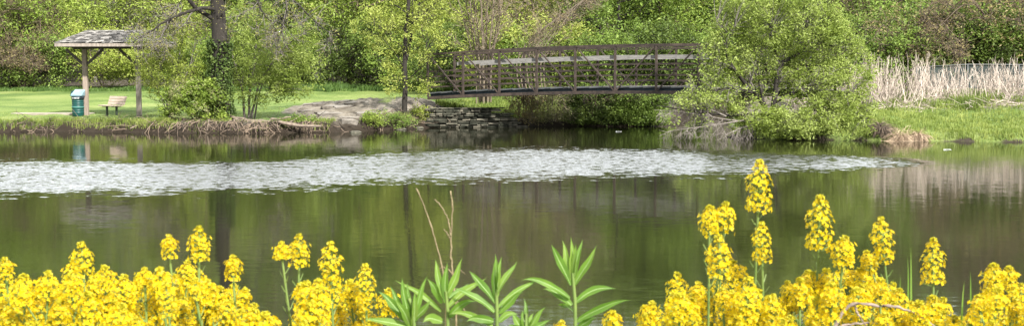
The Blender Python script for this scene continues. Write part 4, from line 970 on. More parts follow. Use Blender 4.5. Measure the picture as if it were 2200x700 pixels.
def abutment(name, s_end, px0, px1, D0, D1, ztop0, ztop1, lab):
    """dry stone wall of stacked courses below a bridge end"""
    r_ = rs(110 + int(px0)); a = P(px0, 272, D0); b_ = P(px1, 272, D1); root_p = (a + b_) / 2; root_p[2] = 0; g = Geo()
    d = b_ - a; d[2] = 0; L = np.linalg.norm(d); d /= L; nn = np.array([d[1], -d[0], 0])
    z = -0.35; row = 0
    while z < ztop0:
        hh = r_.uniform(.035, .095); x = -r_.random() * .3
        frac = z / ztop0; Lr = L - max(0, frac) * 0.9
        while x < Lr:
            w = r_.uniform(.14, .6)
            j = r_.uniform(-.14, .08); back = .10 * max(z, 0)
            if x + w > 0 and z + hh < ztop0 + .02 and r_.random() > .03:
                c = a + d * (x + w / 2) - nn * (back + j) * 1.0 + nn * (-.22); c[2] = z + hh / 2
                boxv(g, c, d * (w / 2 - .012), nn * .26, np.array([d[0] * 0, 0, hh / 2 - .008]) + d * r_.uniform(-.006, .006))
            x += w
        z += hh; row += 1
    core = (a + b_) / 2 - nn * .62; core[2] = ztop0 / 2 - .25
    boxv(g, core - d * .5, d * (L / 2 - .55), nn * .3, (0, 0, ztop0 / 2 + .15))
    o = part('abutment_wall', g, M['stone'], loc=root_p, bevel=.012); tag(o, lab, 'stone wall')
abutment('left', -9, 922, 1108, 53.15, 53.75, .92, .92, 'mossy stacked stone abutment below the left bridge end')

# ------------------------------------------------------------------ shelter
def shelter():
    D = 54.0; xl, xr = PX(121, 52.7), PX(345, 52.7); yf, yb = 52.6, 55.4; ze, zr = 3.56, 4.27; rl, rr = PX(192, 54), PX(300, 54)
    px1, px2 = PX(183, D), PX(297, D); zg = H1(px1, D)
    root = empty('picnic_shelter', ((px1 + px2) / 2, D, zg), 'open timber shelter with grey shake roof on the lawn at left', 'shelter')
    for x, mt in ((px1, 'timber'), (px2, 'timber_pale')):
        g = Geo(); zb = H1(x, D) - .05; beam(g, (x, D, zb), (x, D, 3.46), .2, .2, (0, 1, 0))
        po = part('post', g, M[mt], root, bevel=.012)
        for sgn in (-1, 1):
            g = Geo(); beam(g, (x + sgn * .085, D, 2.78), (x + sgn * .82, D, 3.44), .10, .13, (0, 1, 0)); part('brace', g, M['timber_dark'], po)
    g = Geo(); beam(g, (xl + .25, D, 3.535), (xr - .25, D, 3.535), .16, .15); part('beam', g, M['timber_dark'], root)
    for x in (px1, px2, (px1 + px2) / 2, xl + .35, xr - .35):
        g = Geo(); beam(g, (x, yf + .12, 3.63), (x, yb - .12, 3.63), .09, .1); part('rafter', g, M['timber_dark'], root)
    g = Geo(); r_ = rs(120); ym = D
    planes = [((xl, yf), (xr, yf), (rl, ym), (rr, ym)), ((xr, yb), (xl, yb), (rr, ym), (rl, ym)), ((xl, yb), (xl, yf), (rl, ym), (rl, ym)), ((xr, yf), (xr, yb), (rr, ym), (rr, ym))]
    for A, B_, Ct, Dt in planes:
        A, B_ = np.array([*A, ze + .12]), np.array([*B_, ze + .12]); Ct, Dt = np.array([*Ct, zr]), np.array([*Dt, zr])
        g.add([A - [0, 0, .03], B_ - [0, 0, .03], Dt - [0, 0, .03], Ct - [0, 0, .03]], [(0, 1, 2, 3)], 1)
        up = (Ct + Dt) / 2 - (A + B_) / 2; nn = nrm(np.cross(B_ - A, up)); rows = 10
        for i in range(rows):
            t0, t1 = i / rows, min((i + 1.5) / rows, 1.0); p0, p1 = A + (Ct - A) * t0, B_ + (Dt - B_) * t0; q0, q1 = A + (Ct - A) * t1, B_ + (Dt - B_) * t1
            L = np.linalg.norm(p1 - p0); u = 0.0
            while u < 1:
                w = r_.uniform(.12, .26) / max(L, .2); v = min(u + w, 1.0); k = r_.uniform(0, .035); dn = r_.uniform(-.05, .03) * nrm(up)
                a, b_, c, d = p0 + (p1 - p0) * u + dn, p0 + (p1 - p0) * (v - .004) + dn, q0 + (q1 - q0) * (v - .004), q0 + (q1 - q0) * u
                lo = nn * (.012 + k); hi = nn * (.034 + k)
                g.add([a + lo, b_ + lo, c, d, a + hi, b_ + hi, c + nn * .02, d + nn * .02], [(0, 3, 2, 1), (4, 5, 6, 7), (0, 1, 5, 4), (1, 2, 6, 5), (3, 0, 4, 7), (2, 3, 7, 6)]); u = v
    rf = part('roof', g, [M['shake'], M['timber_dark']], root)
    g = Geo(); zf = ze + .045
    beam(g, (xl, yf, zf), (xr, yf, zf), .05, .135); beam(g, (xl, yb, zf), (xr, yb, zf), .05, .135); beam(g, (xl, yf + .026, zf), (xl, yb - .026, zf), .05, .135); beam(g, (xr, yf + .026, zf), (xr, yb - .026, zf), .05, .135)
    part('fascia', g, M['timber_pale'], rf)
shelter()

def litter_bin():
    D = 53.6; x = PX(165.5, D); z = H1(x, D); w = .255; root = empty('litter_bin', (x, D, z), 'teal green litter bin with pale blue hood beside the shelter post', 'bin')
    g = Geo(); n = 24; a = np.arange(n) * 2 * math.pi / n
    prof = [(0, .225), (.03, .24), (.06, .25)]
    for k in range(1, 8): prof += [(.06 + k * .1 - .012, .252), (.06 + k * .1, .262), (.06 + k * .1 + .012, .252)]
    prof += [(.88, .252)]
    rings = np.array([[(x + r * math.cos(t), D + r * math.sin(t), z + h) for t in a] for h, r in prof]); m_ = len(prof)
    i, j = np.meshgrid(np.arange(m_ - 1), np.arange(n), indexing='ij'); q = i * n + j; q2 = i * n + (j + 1) % n
    g.add(rings.reshape(-1, 3), np.stack([q, q2, q2 + n, q + n], -1).reshape(-1, 4), 0, True); part('body', g, M['bin_green'], root)
    for h0, h1, r, mt, nm in ((.37, .43, .268, 'bin_band', 'band'), (.74, .885, .268, 'bin_rim_deck_shade', 'rim')):
        g = Geo(); V = np.array([[(x + rr * math.cos(t), D + rr * math.sin(t), z + h) for t in a] for h, rr in ((h0, r - .01), (h0, r), (h1, r), (h1, r - .01))])
        i, j = np.meshgrid(np.arange(3), np.arange(n), indexing='ij'); q = i * n + j; q2 = i * n + (j + 1) % n
        g.add(V.reshape(-1, 3), np.stack([q, q2, q2 + n, q + n], -1).reshape(-1, 4), 0, True); bo = part(nm, g, M[mt], root)
        if nm == 'rim':
            g = Geo(); r_ = rs(5)
            for k in range(9):                                        # faded unreadable lettering
                t = -2.25 + k * .145; c = (x + .27 * math.cos(t), D + .27 * math.sin(t), z + .80 + r_.uniform(-.008, .008)); tv = np.array([-math.sin(t), math.cos(t), 0])
                boxv(g, c, tv * r_.uniform(.008, .017), np.array([math.cos(t), math.sin(t), 0]) * .003, (0, 0, r_.uniform(.012, .026)))
            part('lettering', g, M['white_mark'], bo)
    g = Geo(); w = .25; z0 = z + .885
    V = [(x - w, D - w, z0), (x + w, D - w, z0), (x + w, D + w, z0), (x - w, D + w, z0), (x - w * .8, D - w, z0 + .12), (x + w, D - w, z0 + .05), (x + w, D + w, z0 + .30), (x - w * .8, D + w, z0 + .30)]
    g.add(V, [(3, 2, 1, 0), (4, 5, 6, 7), (0, 1, 5, 4), (1, 2, 6, 5), (2, 3, 7, 6), (3, 0, 4, 7)]); lid = part('hood', g, M['bin_lid'], root, bevel=.02)
    g = Geo(); boxv(g, (x - w * .93, D, z0 + .12), (.012, 0, .02), (0, w * .8, 0), (.03, 0, .1)); part('flap', g, M['bin_green'], lid)
litter_bin()

def bench():
    D = 53.9; x = PX(238, D); z = H1(x, D); root = empty('park_bench', (x, D, z), 'short park bench of pinkish planks on two dark legs under the shelter', 'bench')
    fw = np.array([-.64, -.77, 0]); ax = np.array([.77, -.64, 0]); c0 = np.array([x, D, z]); up = np.array([0, 0, 1.0])
    g = Geo()
    for k in (-1, 0, 1): boxv(g, c0 + fw * (k * .15 + .05) + up * .45, ax * .66, fw * .068, up * .022)
    part('seat', g, M['bench_plank'], root, bevel=.006)
    g = Geo(); bn = nrm(-fw * .35 + up)
    for k in range(3): boxv(g, c0 - fw * .21 + bn * (.10 + k * .135) + up * .45, ax * .66, bn * .06, np.cross(ax, bn) * .02)
    part('backrest', g, M['bench_plank'], root, bevel=.006)
    for sg in (-1, 1):
        g = Geo(); b_ = c0 + ax * sg * .38; beam(g, b_ - up * .05, b_ + up * .40, .075, .075, tuple(fw)); beam(g, b_ + fw * .24 + up * .412, b_ - fw * .2 + up * .412, .05, .03)
        beam(g, b_ - fw * .2 + up * .40, b_ - fw * .25 + bn * .42 + up * .45, .045, .02, tuple(fw)); part('leg', g, M['bench_leg'], root)
bench()

def fence():
    y0 = 57.0; xs = np.arange(19.0, 29, 2.4); root = empty('mesh_fence', (xs[0], y0, H1(xs[0], y0)), 'slate coloured mesh fence behind the dry reeds', 'fence')
    for x in xs:
        z = H1(x, y0); g = Geo(); q = np.array([[x, y0, z - .1], [x, y0, z + .7], [x, y0, z + 1.42]]); tubes(g, q, np.full(3, .03), 8, cap=True); part('post', g, M['fence_post'], root)
    g = Geo()
    for a, b_ in zip(xs[:-1], xs[1:]):
        za, zb = H1(a, y0), H1(b_, y0); n = 44
        for i in range(n):
            t = (i + .5) / n; x = a + (b_ - a) * t; z = za + (zb - za) * t; boxv(g, (x, y0 + .05, z + .72), (.020, 0, 0), (0, .004, 0), (0, 0, .66))
    part('mesh_panel', g, M['fence'], root)
    g = Geo(); q = np.array([[x, y0, H1(x, y0) + 1.40] for x in xs]); tubes(g, q, np.full(len(xs), .022), 6, cap=True); part('top_rail', g, M['fence_post'], root)
fence()

# ------------------------------------------------------------------ loose things on the far bank
def logs():
    for pp, D, r0, lab in (([(598, 262), (640, 270, -.1), (690, 271, -.2)], 48.75, .075, 'bleached driftwood log lying along the foot of the left bank'),
                        ([(612, 268), (632, 258, .3), (652, 246, .8)], 49.0, .04, 'pale broken branch leaning up the bank from the driftwood log')):
        q = resample(limb_px(pp, D), 12); q[:, 2] = np.maximum(q[:, 2], np.maximum(H(q[:, 0], q[:, 1]), 0) + r0 * .6); g = Geo(); tubes(g, q, np.linspace(r0, r0 * .6, 12), 7, cap=True)
        tag(part('driftwood', g, M['root'], loc=q[0]), lab, 'driftwood')
logs()

def rock(name, c, sx, sy, sz, seed, mat, label, cat, group=None):
    r_ = rs(seed); n, m_ = 12, 7; V = []
    for i in range(m_):
        ph = -math.pi / 2 + math.pi * i / (m_ - 1)
        for j in range(n):
            t = 2 * math.pi * j / n; q = np.array([math.cos(ph) * math.cos(t), math.cos(ph) * math.sin(t), math.sin(ph)]); q = np.sign(q) * np.abs(q) ** .7
            V.append(q * (1 + .12 * math.sin(3.1 * t + seed) + .1 * math.sin(5 * ph + 2 * t + seed)) * [sx, sy, sz] + np.array(c))
    i, j = np.meshgrid(np.arange(m_ - 1), np.arange(n), indexing='ij'); a = i * n + j; b_ = i * n + (j + 1) % n
    g = Geo(); g.add(V, np.stack([a, b_, b_ + n, a + n], -1).reshape(-1, 4), 0, False); return tag(part(name, g, M[mat], loc=c), label, cat, group)

def ledge(k, px, D, w, dp, th):
    """broken flat rock: an irregular outline with an undercut front edge"""
    r_ = rs(600 + k); x = PX(px, D); n = 13; a = np.arange(n) * 2 * math.pi / n + r_.normal(size=n) * .12; rr = 1 + .22 * r_.normal(size=n)
    top = np.stack([x + np.cos(a) * rr * w, D + np.sin(a) * rr * dp, np.zeros(n)], 1); top[:, 2] = H(top[:, 0], top[:, 1]) * .35 + .65 * H1(x, D) + th + .02 * r_.normal(size=n); c = top.mean(0)
    bot = c + (top - c) * [.82, .82, 1] - [0, 0, th + .22]; g = Geo(); V = np.vstack([top, bot, [c + [0, 0, .015]]]); i_ = np.arange(n); j_ = (i_ + 1) % n
    g.add(V, np.stack([i_, i_ + n, j_ + n, j_], 1)[:, ::-1]); g.f.append(np.stack([i_, j_, np.full(n, 2 * n)], 1)); g.mi.append(np.zeros(n, int)); g.sm.append(np.zeros(n, bool))
    tag(part('rock_ledge', g, M['slab'], loc=(x, D, c[2])), 'flat broken grey rock ledge on the bare earth beside the lawn', 'rock', 'rock ledges on the bare earth')
for k, a in enumerate([(700, 52.6, .62, .5, .10), (752, 51.4, .55, .45, .11), (790, 52.6, .6, .5, .10), (722, 54.8, .75, .6, .10), (770, 55.4, .6, .5, .10), (668, 54.2, .6, .5, .09), (735, 50.4, .5, .35, .09), (692, 56.8, .8, .7, .09), (750, 57.6, .7, .6, .09)]): ledge(k, *a)
for k, (px, D, s, lab) in enumerate([(762, 48.8, .16, 'pale stone at the waterline below the bare earth'), (860, 51.5, .16, 'tan stone at the water below the slim tree'), (900, 52.6, .14, 'stone at the left foot of the abutment')]):
    x = PX(px, D); rock('stone', (x, D, .02), s * 1.4, s, s * .4, 20 + k, 'stone', lab, 'stone')
for k, (px, py, lab) in enumerate([(1330, 283, 'white leaf floating under the bridge'), (2040, 322, 'pale leaf floating by the right bank')]):
    D = FPX * CAMZ / (py - HY); g = Geo(); c = np.array([PX(px, D), D, .012]); n = 10; ring = [c + [.13 * math.cos(t), .07 * math.sin(t), .006 * math.sin(3 * t)] for t in np.arange(n) * 2 * math.pi / n]
    g.add(ring + [c + [0, 0, .01]], [(i, (i + 1) % n, n) for i in range(n)]); tag(part('floating_leaf', g, M['white_mark'], loc=c), lab, 'leaf')

# ------------------------------------------------------------------ yellow flowers on the near bank
def head_mesh(seed, L, W):
    """raceme: dome of buds on top, four-petalled flowers on short stalks below; origin at its top"""
    r_ = rs(seed); g = Geo(); n = int(48 + 860 * L); t = r_.random(n) ** .85
    t = np.where(r_.random(n) < .75, np.round(t * (3 + L * 110)) / (3 + L * 110), t); t = np.sort(t); gold = np.arange(n) * 2.39996
    rad = W * (0.30 + .85 * np.minimum(t * 3.2, 1) ** .6) * (1 - .1 * t) * (.6 + .6 * r_.random(n)); z = -t * L - .25 * W * (1 - np.minimum(t * 3, 1)) + .002 * r_.normal(size=n)
    c = np.stack([np.cos(gold) * rad, np.sin(gold) * rad, z], 1); out = nrm(np.stack([np.cos(gold), np.sin(gold), .9 - t * .8], 1) + .25 * r_.normal(size=(n, 3)))
    s = .0045 * (.75 + .4 * r_.random(n)); u = nrm(np.cross(out, r_.normal(size=(n, 3)))); w = np.cross(out, u)
    Vs = []; idx = []
    for k in range(4):
        a = k * math.pi / 2; d = np.cos(a) * u + np.sin(a) * w; e = -np.sin(a) * u + np.cos(a) * w
        p0 = c; tip = c + d * s[:, None] + out * (s * .25)[:, None]; m1 = c + d * (s * .62)[:, None] + e * (s * .42)[:, None] + out * (s * .3)[:, None]; m2 = c + d * (s * .62)[:, None] - e * (s * .42)[:, None] + out * (s * .3)[:, None]
        Vs += [p0, m2, tip, m1]
    V = np.stack(Vs, 1).reshape(-1, 3); idx = (np.arange(n)[:, None, None] * 16 + np.arange(16).reshape(4, 4)[None]).reshape(-1, 4); g.add(V, idx, 0)
    # stalklets
    ax = np.stack([np.zeros(n), np.zeros(n), z - .006], 1); k = r_.random(n) < .6
    tubes(g, np.stack([ax[k], c[k]], 1), np.full((k.sum(), 2), .0006), 3, 2)
    m_ = 26; q = nrm(r_.normal(size=(m_, 3)) * [1, 1, .6] + [0, 0, .7]); pos = q * W * .34 + [0, 0, -.05 * W]; leaves(g, pos, .0056, r_, 1, .2, .7); leaves(g, pos + r_.normal(size=pos.shape) * .001, .005, r_, 1, .1, .7)
    tubes(g, np.array([[0, 0, .0], [0, 0, -L * .5], [0, 0, -L * 1.05]]), np.array([.0012, .0018, .0022]), 5, 2)
    return g.mesh('flower_head', [M['petal'], M['bud'], M['stalk']])
HEADS = [(head_mesh(200 + i, L, W), L) for i, (L, W) in enumerate([(.030, .0145), (.044, .0155), (.058, .016), (.076, .0165), (.036, .015), (.026, .013)])]

def flower_plant(px, py, D, label, group, r_, big=1, nside=4, drop=0.05):
    tip = P(px, py, D); bx = tip[0] + r_.normal() * .05; by = D + r_.normal() * .04; b0 = np.array([bx, by, H1(bx, by) - .02]); hgt = tip[2] - b0[2]
    root = empty('yellow_flower', b0, label, 'flower', group)
    g = Geo(); q = resample([b0, (b0 + tip) / 2 + [r_.normal() * .015, r_.normal() * .015, 0], tip - [0, 0, .02]], 12); tubes(g, q, np.linspace(.0035, .002, 12), 5)
    tips = [(tip, q[-1] - q[-3], HEADS[big])]
    for k in range(nside):
        t = .58 + .36 * r_.random(); p = q[int(t * 11)]; a = r_.random() * 6.28; ln = (.06 + .09 * r_.random()); e = p + np.array([math.cos(a) * ln * .62, math.sin(a) * ln * .5, ln * (.75 + .3 * r_.random())])
        if e[2] > tip[2] - drop: e[2] = tip[2] - drop - r_.random() * .05
        s = resample([p, p * .5 + e * .5 + [0, 0, -.012], e], 6); tubes(g, s, np.linspace(.0018, .0012, 6), 4); tips.append((e, s[-1] - s[-2], HEADS[int(r_.choice([0, 4, 5, 1]))]))
    hl = HEADS[big][1] / hgt; npod = 12                                     # thin seed pods below the bloom
    for k in range(npod):
        t = 1 - hl - .13 * (k + .5) / npod; p = q[0] + (tip - q[0]) * t; p = np.array([np.interp(t * 11, np.arange(12), q[:, j]) for j in range(3)]); a = k * 2.4 + r_.random()
        e = p + np.array([math.cos(a) * .011, math.sin(a) * .011, .012 + .006 * r_.random()]); tubes(g, np.array([p, (p + e) / 2 + [0, 0, -.002], e]), np.array([.0007, .0009, .0006]), 3)
    part('stem', g, M['stalk'], root)
    for e, d, (me, L) in tips:
        o = bpy.data.objects.new('flower_head', me); C.objects.link(o); o.parent = root; o.location = tuple(np.asarray(e) - b0); dn = nrm(np.asarray(d)) * .8 + np.array([0, 0, .5])
        o.rotation_euler = Vector(dn).to_track_quat('Z', 'Y').to_euler(); s = .78 + .36 * r_.random(); o.scale = (s, s, s)
    lg = Geo(); k = 30; p = q[r_.integers(2, 9, k)]; leaves(lg, p + r_.normal(size=p.shape) * .015, .034, r_, 0, .4, .32); part('foliage', lg, M['cover'], root)

def flowers():
    r_ = rs(300); GL = 'yellow flowers of the left drift'; GR = 'yellow flowers of the right clump'
    named = [  # px, py, D, head, side shoots, drop, label
        (428, 491, 2.05, 2, 3, .075, 'highest yellow flower of the left drift, a narrow spike above the rest', GL), (362, 508, 2.05, 1, 3, .07, 'domed yellow flower on a bare stem left of the highest left spike', GL),
        (175, 526, 2.0, 2, 5, .03, 'yellow flower peaking over the left end of the drift', GL), (605, 523, 2.05, 0, 2, .06, 'small yellow flower left of the spike with the bare green stem', GL),
        (643, 508, 2.1, 2, 1, .11, 'yellow spike on a bare green stem right of the gap in the left drift', GL), (710, 525, 2.0, 3, 5, .035, 'full tall yellow cluster near the right end of the left drift', GL),
        (785, 572, 2.0, 3, 3, .05, 'last tall yellow flower before the green leafy plants', GL), (835, 625, 2.05, 1, 2, .04, 'low yellow flower touching the leftmost green leafy plant', GL),
        (500, 552, 2.0, 1, 4, .03, 'broad twin headed yellow flower left of the dark gap in the drift', GL), (10, 558, 2.0, 1, 4, .03, 'yellow flower at the very left edge of the picture', GL),
        (1632, 350, 2.05, 3, 0, .2, 'tallest yellow flower of all, standing far above the right clump', GR), (1525, 447, 2.0, 1, 2, .07, 'left one of the paired yellow heads in the right clump', GR),
        (1560, 440, 2.05, 1, 3, .07, 'right one of the paired yellow heads in the right clump', GR), (1545, 513, 1.95, 2, 4, .04, 'thick yellow flower right under the paired heads', GR), (1637, 482, 1.95, 3, 3, .06, 'long yellow spike straight below the tallest flower', GR),
        (1762, 426, 2.05, 3, 2, .11, 'second tallest yellow spike, on a bare slanting stem', GR), (1815, 513, 2.0, 1, 4, .035, 'domed yellow flower between the two tall spikes right of the clump middle', GR),
        (1893, 472, 2.0, 3, 4, .05, 'tall full yellow spike left of the thin grass blades', GR), (2005, 517, 2.0, 3, 4, .05, 'tapering yellow spike right of the thin grass blades', GR),
        (2135, 572, 2.0, 1, 4, .03, 'left head of the yellow pair at the far right', GR), (2168, 577, 2.05, 1, 3, .03, 'right head of the yellow pair at the far right', GR), (1455, 590, 2.0, 2, 3, .05, 'yellow flower rising at the left side of the right clump', GR),
        (1400, 652, 2.0, 1, 3, .03, 'low yellow flower at the left foot of the right clump', GR), (1316, 671, 1.95, 0, 0, .1, 'single small yellow head right of the tallest leafy plant', GR), (1207, 692, 1.95, 5, 0, .1, 'tiny yellow head low between the leafy plants', GR)]
    for px, py, D, hd, ns, dr, lab, gr in named: flower_plant(px, py, D, lab, gr, r_, hd, ns, dr)
    def outline(px):
        if px < 900: return np.interp(px, [0, 60, 110, 170, 240, 300, 360, 430, 520, 545, 600, 700, 760, 830, 880], [575, 582, 562, 548, 566, 556, 562, 558, 570, 640, 590, 585, 605, 650, 700])
        return np.interp(px, [1380, 1440, 1500, 1560, 1640, 1720, 1800, 1900, 1960, 2010, 2060, 2120, 2200], [690, 640, 570, 560, 585, 560, 555, 560, 610, 590, 640, 610, 620])
    LL = 'yellow flower packed among its neighbours in the dense left drift'; LR = 'yellow flower packed among its neighbours in the right clump'
    for k in range(76):
        px = -25 + 545 * (k + r_.random()) / 60 if k < 60 else r_.uniform(560, 800); py = outline(max(px, 0)) + r_.uniform(0, 1) ** .8 * 110
        flower_plant(px, py, r_.uniform(1.75, 2.3), LL, GL, r_, int(r_.choice([0, 1, 1, 2, 4])), 5, .01)
    for k in range(58):
        px = 1440 + 790 * (k + r_.random()) / 58; py = outline(min(px, 2200)) + r_.uniform(0, 1) ** .8 * 100
        flower_plant(px, py, r_.uniform(1.75, 2.25), LR, GR, r_, int(r_.choice([0, 1, 1, 2, 4])), 5, .01)
flowers()

# ------------------------------------------------------------------ leafy plants, dry stems, grass blades
def lance(g, a, c, b_, w, n=11):
    """long pointed leaf along a bent midrib a-c-b, folded on it"""
    t = np.linspace(0, 1, n)[:, None]; a, c, b_ = (np.asarray(v, float) for v in (a, c, b_)); q = (1 - t) ** 2 * a + 2 * t * (1 - t) * c + t * t * b_
    h_ = (abs(float(a[0] + 3 * b_[0] + 7 * b_[2])) * 1e3) % 6.28; q = q + np.stack([np.sin(t[:, 0] * 5 + h_), 0 * t[:, 0], np.cos(t[:, 0] * 6 + h_)], 1) * t * .0022
    tan = nrm(np.gradient(q, axis=0)); view = nrm(np.array([.12 + .6 * math.sin(h_), -1, .45 + .35 * math.cos(2 * h_)]) + np.sin(t * 4 + h_) * np.array([.35, 0, .3])); s = nrm(np.cross(tan, view)); nn = np.cross(s, tan); tt = t[:, 0]
    pr = (w * np.sin(np.pi * np.clip(tt * .93 + .07, 0, 1) ** .85) ** .8 * (1 - tt ** 6))[:, None]; wv = 1 + .07 * np.sin(tt * 17)[:, None]
    l = q + s * pr * wv + nn * pr * .38; r = q - s * pr * wv + nn * pr * .38
    ml, mr_ = q + s * pr * .09, q - s * pr * .09
    V = np.stack([l, ml, mr_, r], 1).reshape(-1, 3); i = np.arange(n - 1)[:, None] * 4
    g.add(V, np.concatenate([i + np.array([0, 1, 5, 4]), i + np.array([2, 3, 7, 6])]), 0, True); g.add(V - nn.repeat(4, 0) * 0, i + np.array([1, 2, 6, 5]), 1, True)

def leafy(stem, D, lv, label, seed):
    r_ = rs(seed); top = P(stem[0], stem[1], D); low = P(stem[2], stem[3], D); b0 = low + (low - top) * .3; b0[2] = H1(b0[0], D) - .02; b0[1] = D
    root = empty('leafy_plant', b0, label, 'plant', 'green leafy plants between the flowers'); g = Geo(); q = resample([b0, low, top], 16); tubes(g, q, np.linspace(.005, .0028, 16), 7); part('stem', g, M['stalk'], root)
    for (x0, y0, x1, y1, w, arch, dep) in lv:
        a = P(x0, y0, D); e = P(x1, y1, D + dep); L = np.linalg.norm(e - a); c = (a + e) / 2 + np.array([0, 0, arch * L]) ; g = Geo(); lance(g, a, c, e, w * D / FPX * .35); part('leaf', g, [M['lance'], M['lance_rib']], root)
    for k in range(9):                                                 # lower leaves down the stalk
        p = b0 + (low - b0) * (.35 + .6 * k / 9); an = r_.random() * 6.28; e = p + np.array([math.cos(an) * .07, math.sin(an) * .07, .01 + .03 * r_.random()]); g = Geo(); lance(g, p, (p + e) / 2 + [0, 0, .025], e, .008); part('leaf', g, [M['lance'], M['lance_rib']], root)

leafy((1230, 585, 1236, 700), 1.95, [(1230, 600, 1229, 508, 22, 0, 0), (1228, 600, 1206, 512, 20, .02, .01), (1233, 600, 1249, 510, 18, -.02, .01), (1226, 612, 1182, 524, 26, .10, -.01), (1234, 612, 1285, 528, 24, .05, -.01), (1224, 640, 1117, 600, 20, .22, -.01),
      (1228, 655, 1163, 618, 26, .2, .02), (1236, 650, 1322, 617, 24, .25, 0), (1238, 690, 1356, 646, 24, .16, -.01), (1232, 670, 1198, 658, 16, .3, .03), (1240, 705, 1284, 684, 22, .2, -.02), (1231, 590, 1236, 520, 14, 0, -.01)],
      'tallest green leafy plant, rising alone right of the others', 401)
leafy((1066, 620, 1068, 705), 1.93, [(1066, 640, 1063, 541, 22, 0, 0), (1067, 640, 1075, 548, 18, 0, .01), (1068, 630, 1110, 558, 20, .04, .01), (1063, 650, 1008, 583, 26, .12, 0), (1062, 670, 978, 620, 26, .16, 0), (1070, 660, 1160, 595, 18, .1, .02), (1072, 672, 1125, 628, 24, .16, -.01),
      (1060, 690, 1000, 690, 26, .2, -.02), (1072, 690, 1110, 672, 22, .2, 0), (1065, 640, 1058, 560, 16, 0, -.01), (1058, 700, 960, 672, 20, .18, .01)], 'middle green leafy plant left of the tallest one', 402)
leafy((958, 625, 962, 705), 1.98, [(957, 650, 958, 560, 22, 0, 0), (958, 640, 996, 556, 24, .04, 0), (953, 640, 932, 553, 20, .03, .01), (950, 650, 918, 596, 26, .1, 0), (962, 660, 1045, 595, 22, .12, .01), (948, 668, 850, 602, 18, .12, .01), (962, 680, 1020, 645, 26, .18, -.01), (950, 690, 905, 690, 30, .22, -.02), (965, 640, 1010, 610, 16, .1, .02)],
      'green leafy plant growing in front of the dry stalks', 403)
leafy((878, 640, 890, 705), 1.9, [(880, 690, 862, 595, 24, .02, 0), (884, 690, 876, 606, 18, 0, .01), (886, 690, 918, 592, 20, .06, 0), (878, 695, 808, 622, 26, .12, 0), (874, 690, 835, 612, 20, .08, .01), (888, 690, 930, 645, 24, .1, -.01), (878, 705, 785, 688, 26, .14, 0), (886, 700, 895, 625, 22, 0, -.01), (882, 700, 850, 640, 26, .06, -.02)],
      'leftmost green leafy plant, beside the left drift of flowers', 404)
leafy((1128, 690, 1130, 720), 1.9, [(1128, 712, 1124, 668, 26, 0, 0), (1130, 712, 1145, 672, 20, 0, .01), (1132, 712, 1172, 660, 22, .1, 0), (1126, 712, 1098, 672, 24, .08, 0), (1134, 712, 1185, 690, 20, .16, 0), (1124, 712, 1090, 700, 20, .14, -.01), (1136, 700, 1124, 636, 14, .05, .02)], 'lowest green leafy plant, cut by the bottom of the picture', 405)

def stems():
    D = 2.15; r_ = rs(420)
    def thing(name, pls, mat, label, cat, grp=None, knob=True):
        base = P(pls[0][0][0][0], pls[0][0][0][1], pls[0][2] if len(pls[0]) > 2 else D); base = np.array([base[0], base[1], H1(base[0], base[1])])
        root = empty(name, base, label, cat, grp)
        for i, pl in enumerate(pls):
            d = pl[2] if len(pl) > 2 else D; q = resample([P(x, y, d) for x, y in pl[0]], 26); q[1:-1] += r_.normal(size=(24, 3)) * .0006
            if i == 0: q = np.vstack([resample([base - [0, 0, .02], q[0]], 8)[:-1], q])
            n = len(q); g = Geo(); rr = np.linspace(pl[1], pl[1] * .55, n) * .8
            if knob: rr = rr * (1 + .35 * (r_.random(n) > .75))
            tubes(g, q, rr, 6, cap=True); part('stalk' if i == 0 else 'side_shoot', g, M[mat], root)
    thing('dry_stalk', [([(958, 650), (950, 575), (930, 500), (910, 440), (894, 404)], .0024)], 'dry_stem', 'leaning bare straw coloured stalk, leftmost of the dry ones', 'stalk', 'dry stalks', True)
    thing('dry_stalk', [([(980, 660), (972, 575), (969, 505), (973, 450), (968, 410)], .0026), ([(969, 508), (962, 470), (948, 444), (934, 428)], .002), ([(968, 515), (960, 500), (953, 492)], .0015), ([(973, 600), (985, 580), (1000, 588)], .0014), ([(974, 590), (958, 575), (940, 578)], .0014), ([(976, 640), (990, 655), (1002, 672)], .0016)], 'dry_stem', 'upright forked straw coloured stalk among the leafy plants', 'stalk', 'dry stalks')
    D = 1.85
    thing('bent_twig', [([(1790, 712), (1800, 686), (1818, 662), (1842, 651), (1880, 655), (1930, 660), (1975, 678), (2015, 705)], .0036, 1.85), ([(1835, 652), (1842, 672), (1856, 694), (1866, 712)], .0022, 1.85), ([(1802, 700), (1850, 694), (1900, 696), (1930, 708)], .0022, 1.83)], 'grey_twig', 'bare grey twig arching over the lower right flowers', 'twig')
    for k, (x0, y0, x1, y1, w, d, lab) in enumerate([(1956, 640, 1959, 532, 7, 2.2, 'taller thin grass blade left of the tapering yellow spike'), (1952, 640, 1948, 545, 6, 2.15, 'shorter thin grass blade left of the tapering yellow spike'), (2080, 650, 2087, 582, 7, 2.1, 'upright grass blade left of the far right flower pair'), (2050, 662, 2074, 605, 8, 2.1, 'pale slanting grass blade left of the far right flower pair'), (1930, 470 + 200, 1936, 590, 5, 2.2, 'thin grass blade right of the tall full yellow spike')]):
        a = P(x0, y0, d); a0 = a.copy(); a0[2] = H1(a[0], a[1]) - .01; e = P(x1, y1, d); g = Geo(); lance(g, a0, (a + e) / 2 + [.004, 0, 0], e, w * d / FPX * .5, 14); tag(part('grass_blade', g, [M['lance'], M['lance_rib']], loc=a0), lab, 'grass blade', 'tall grass blades')
stems()

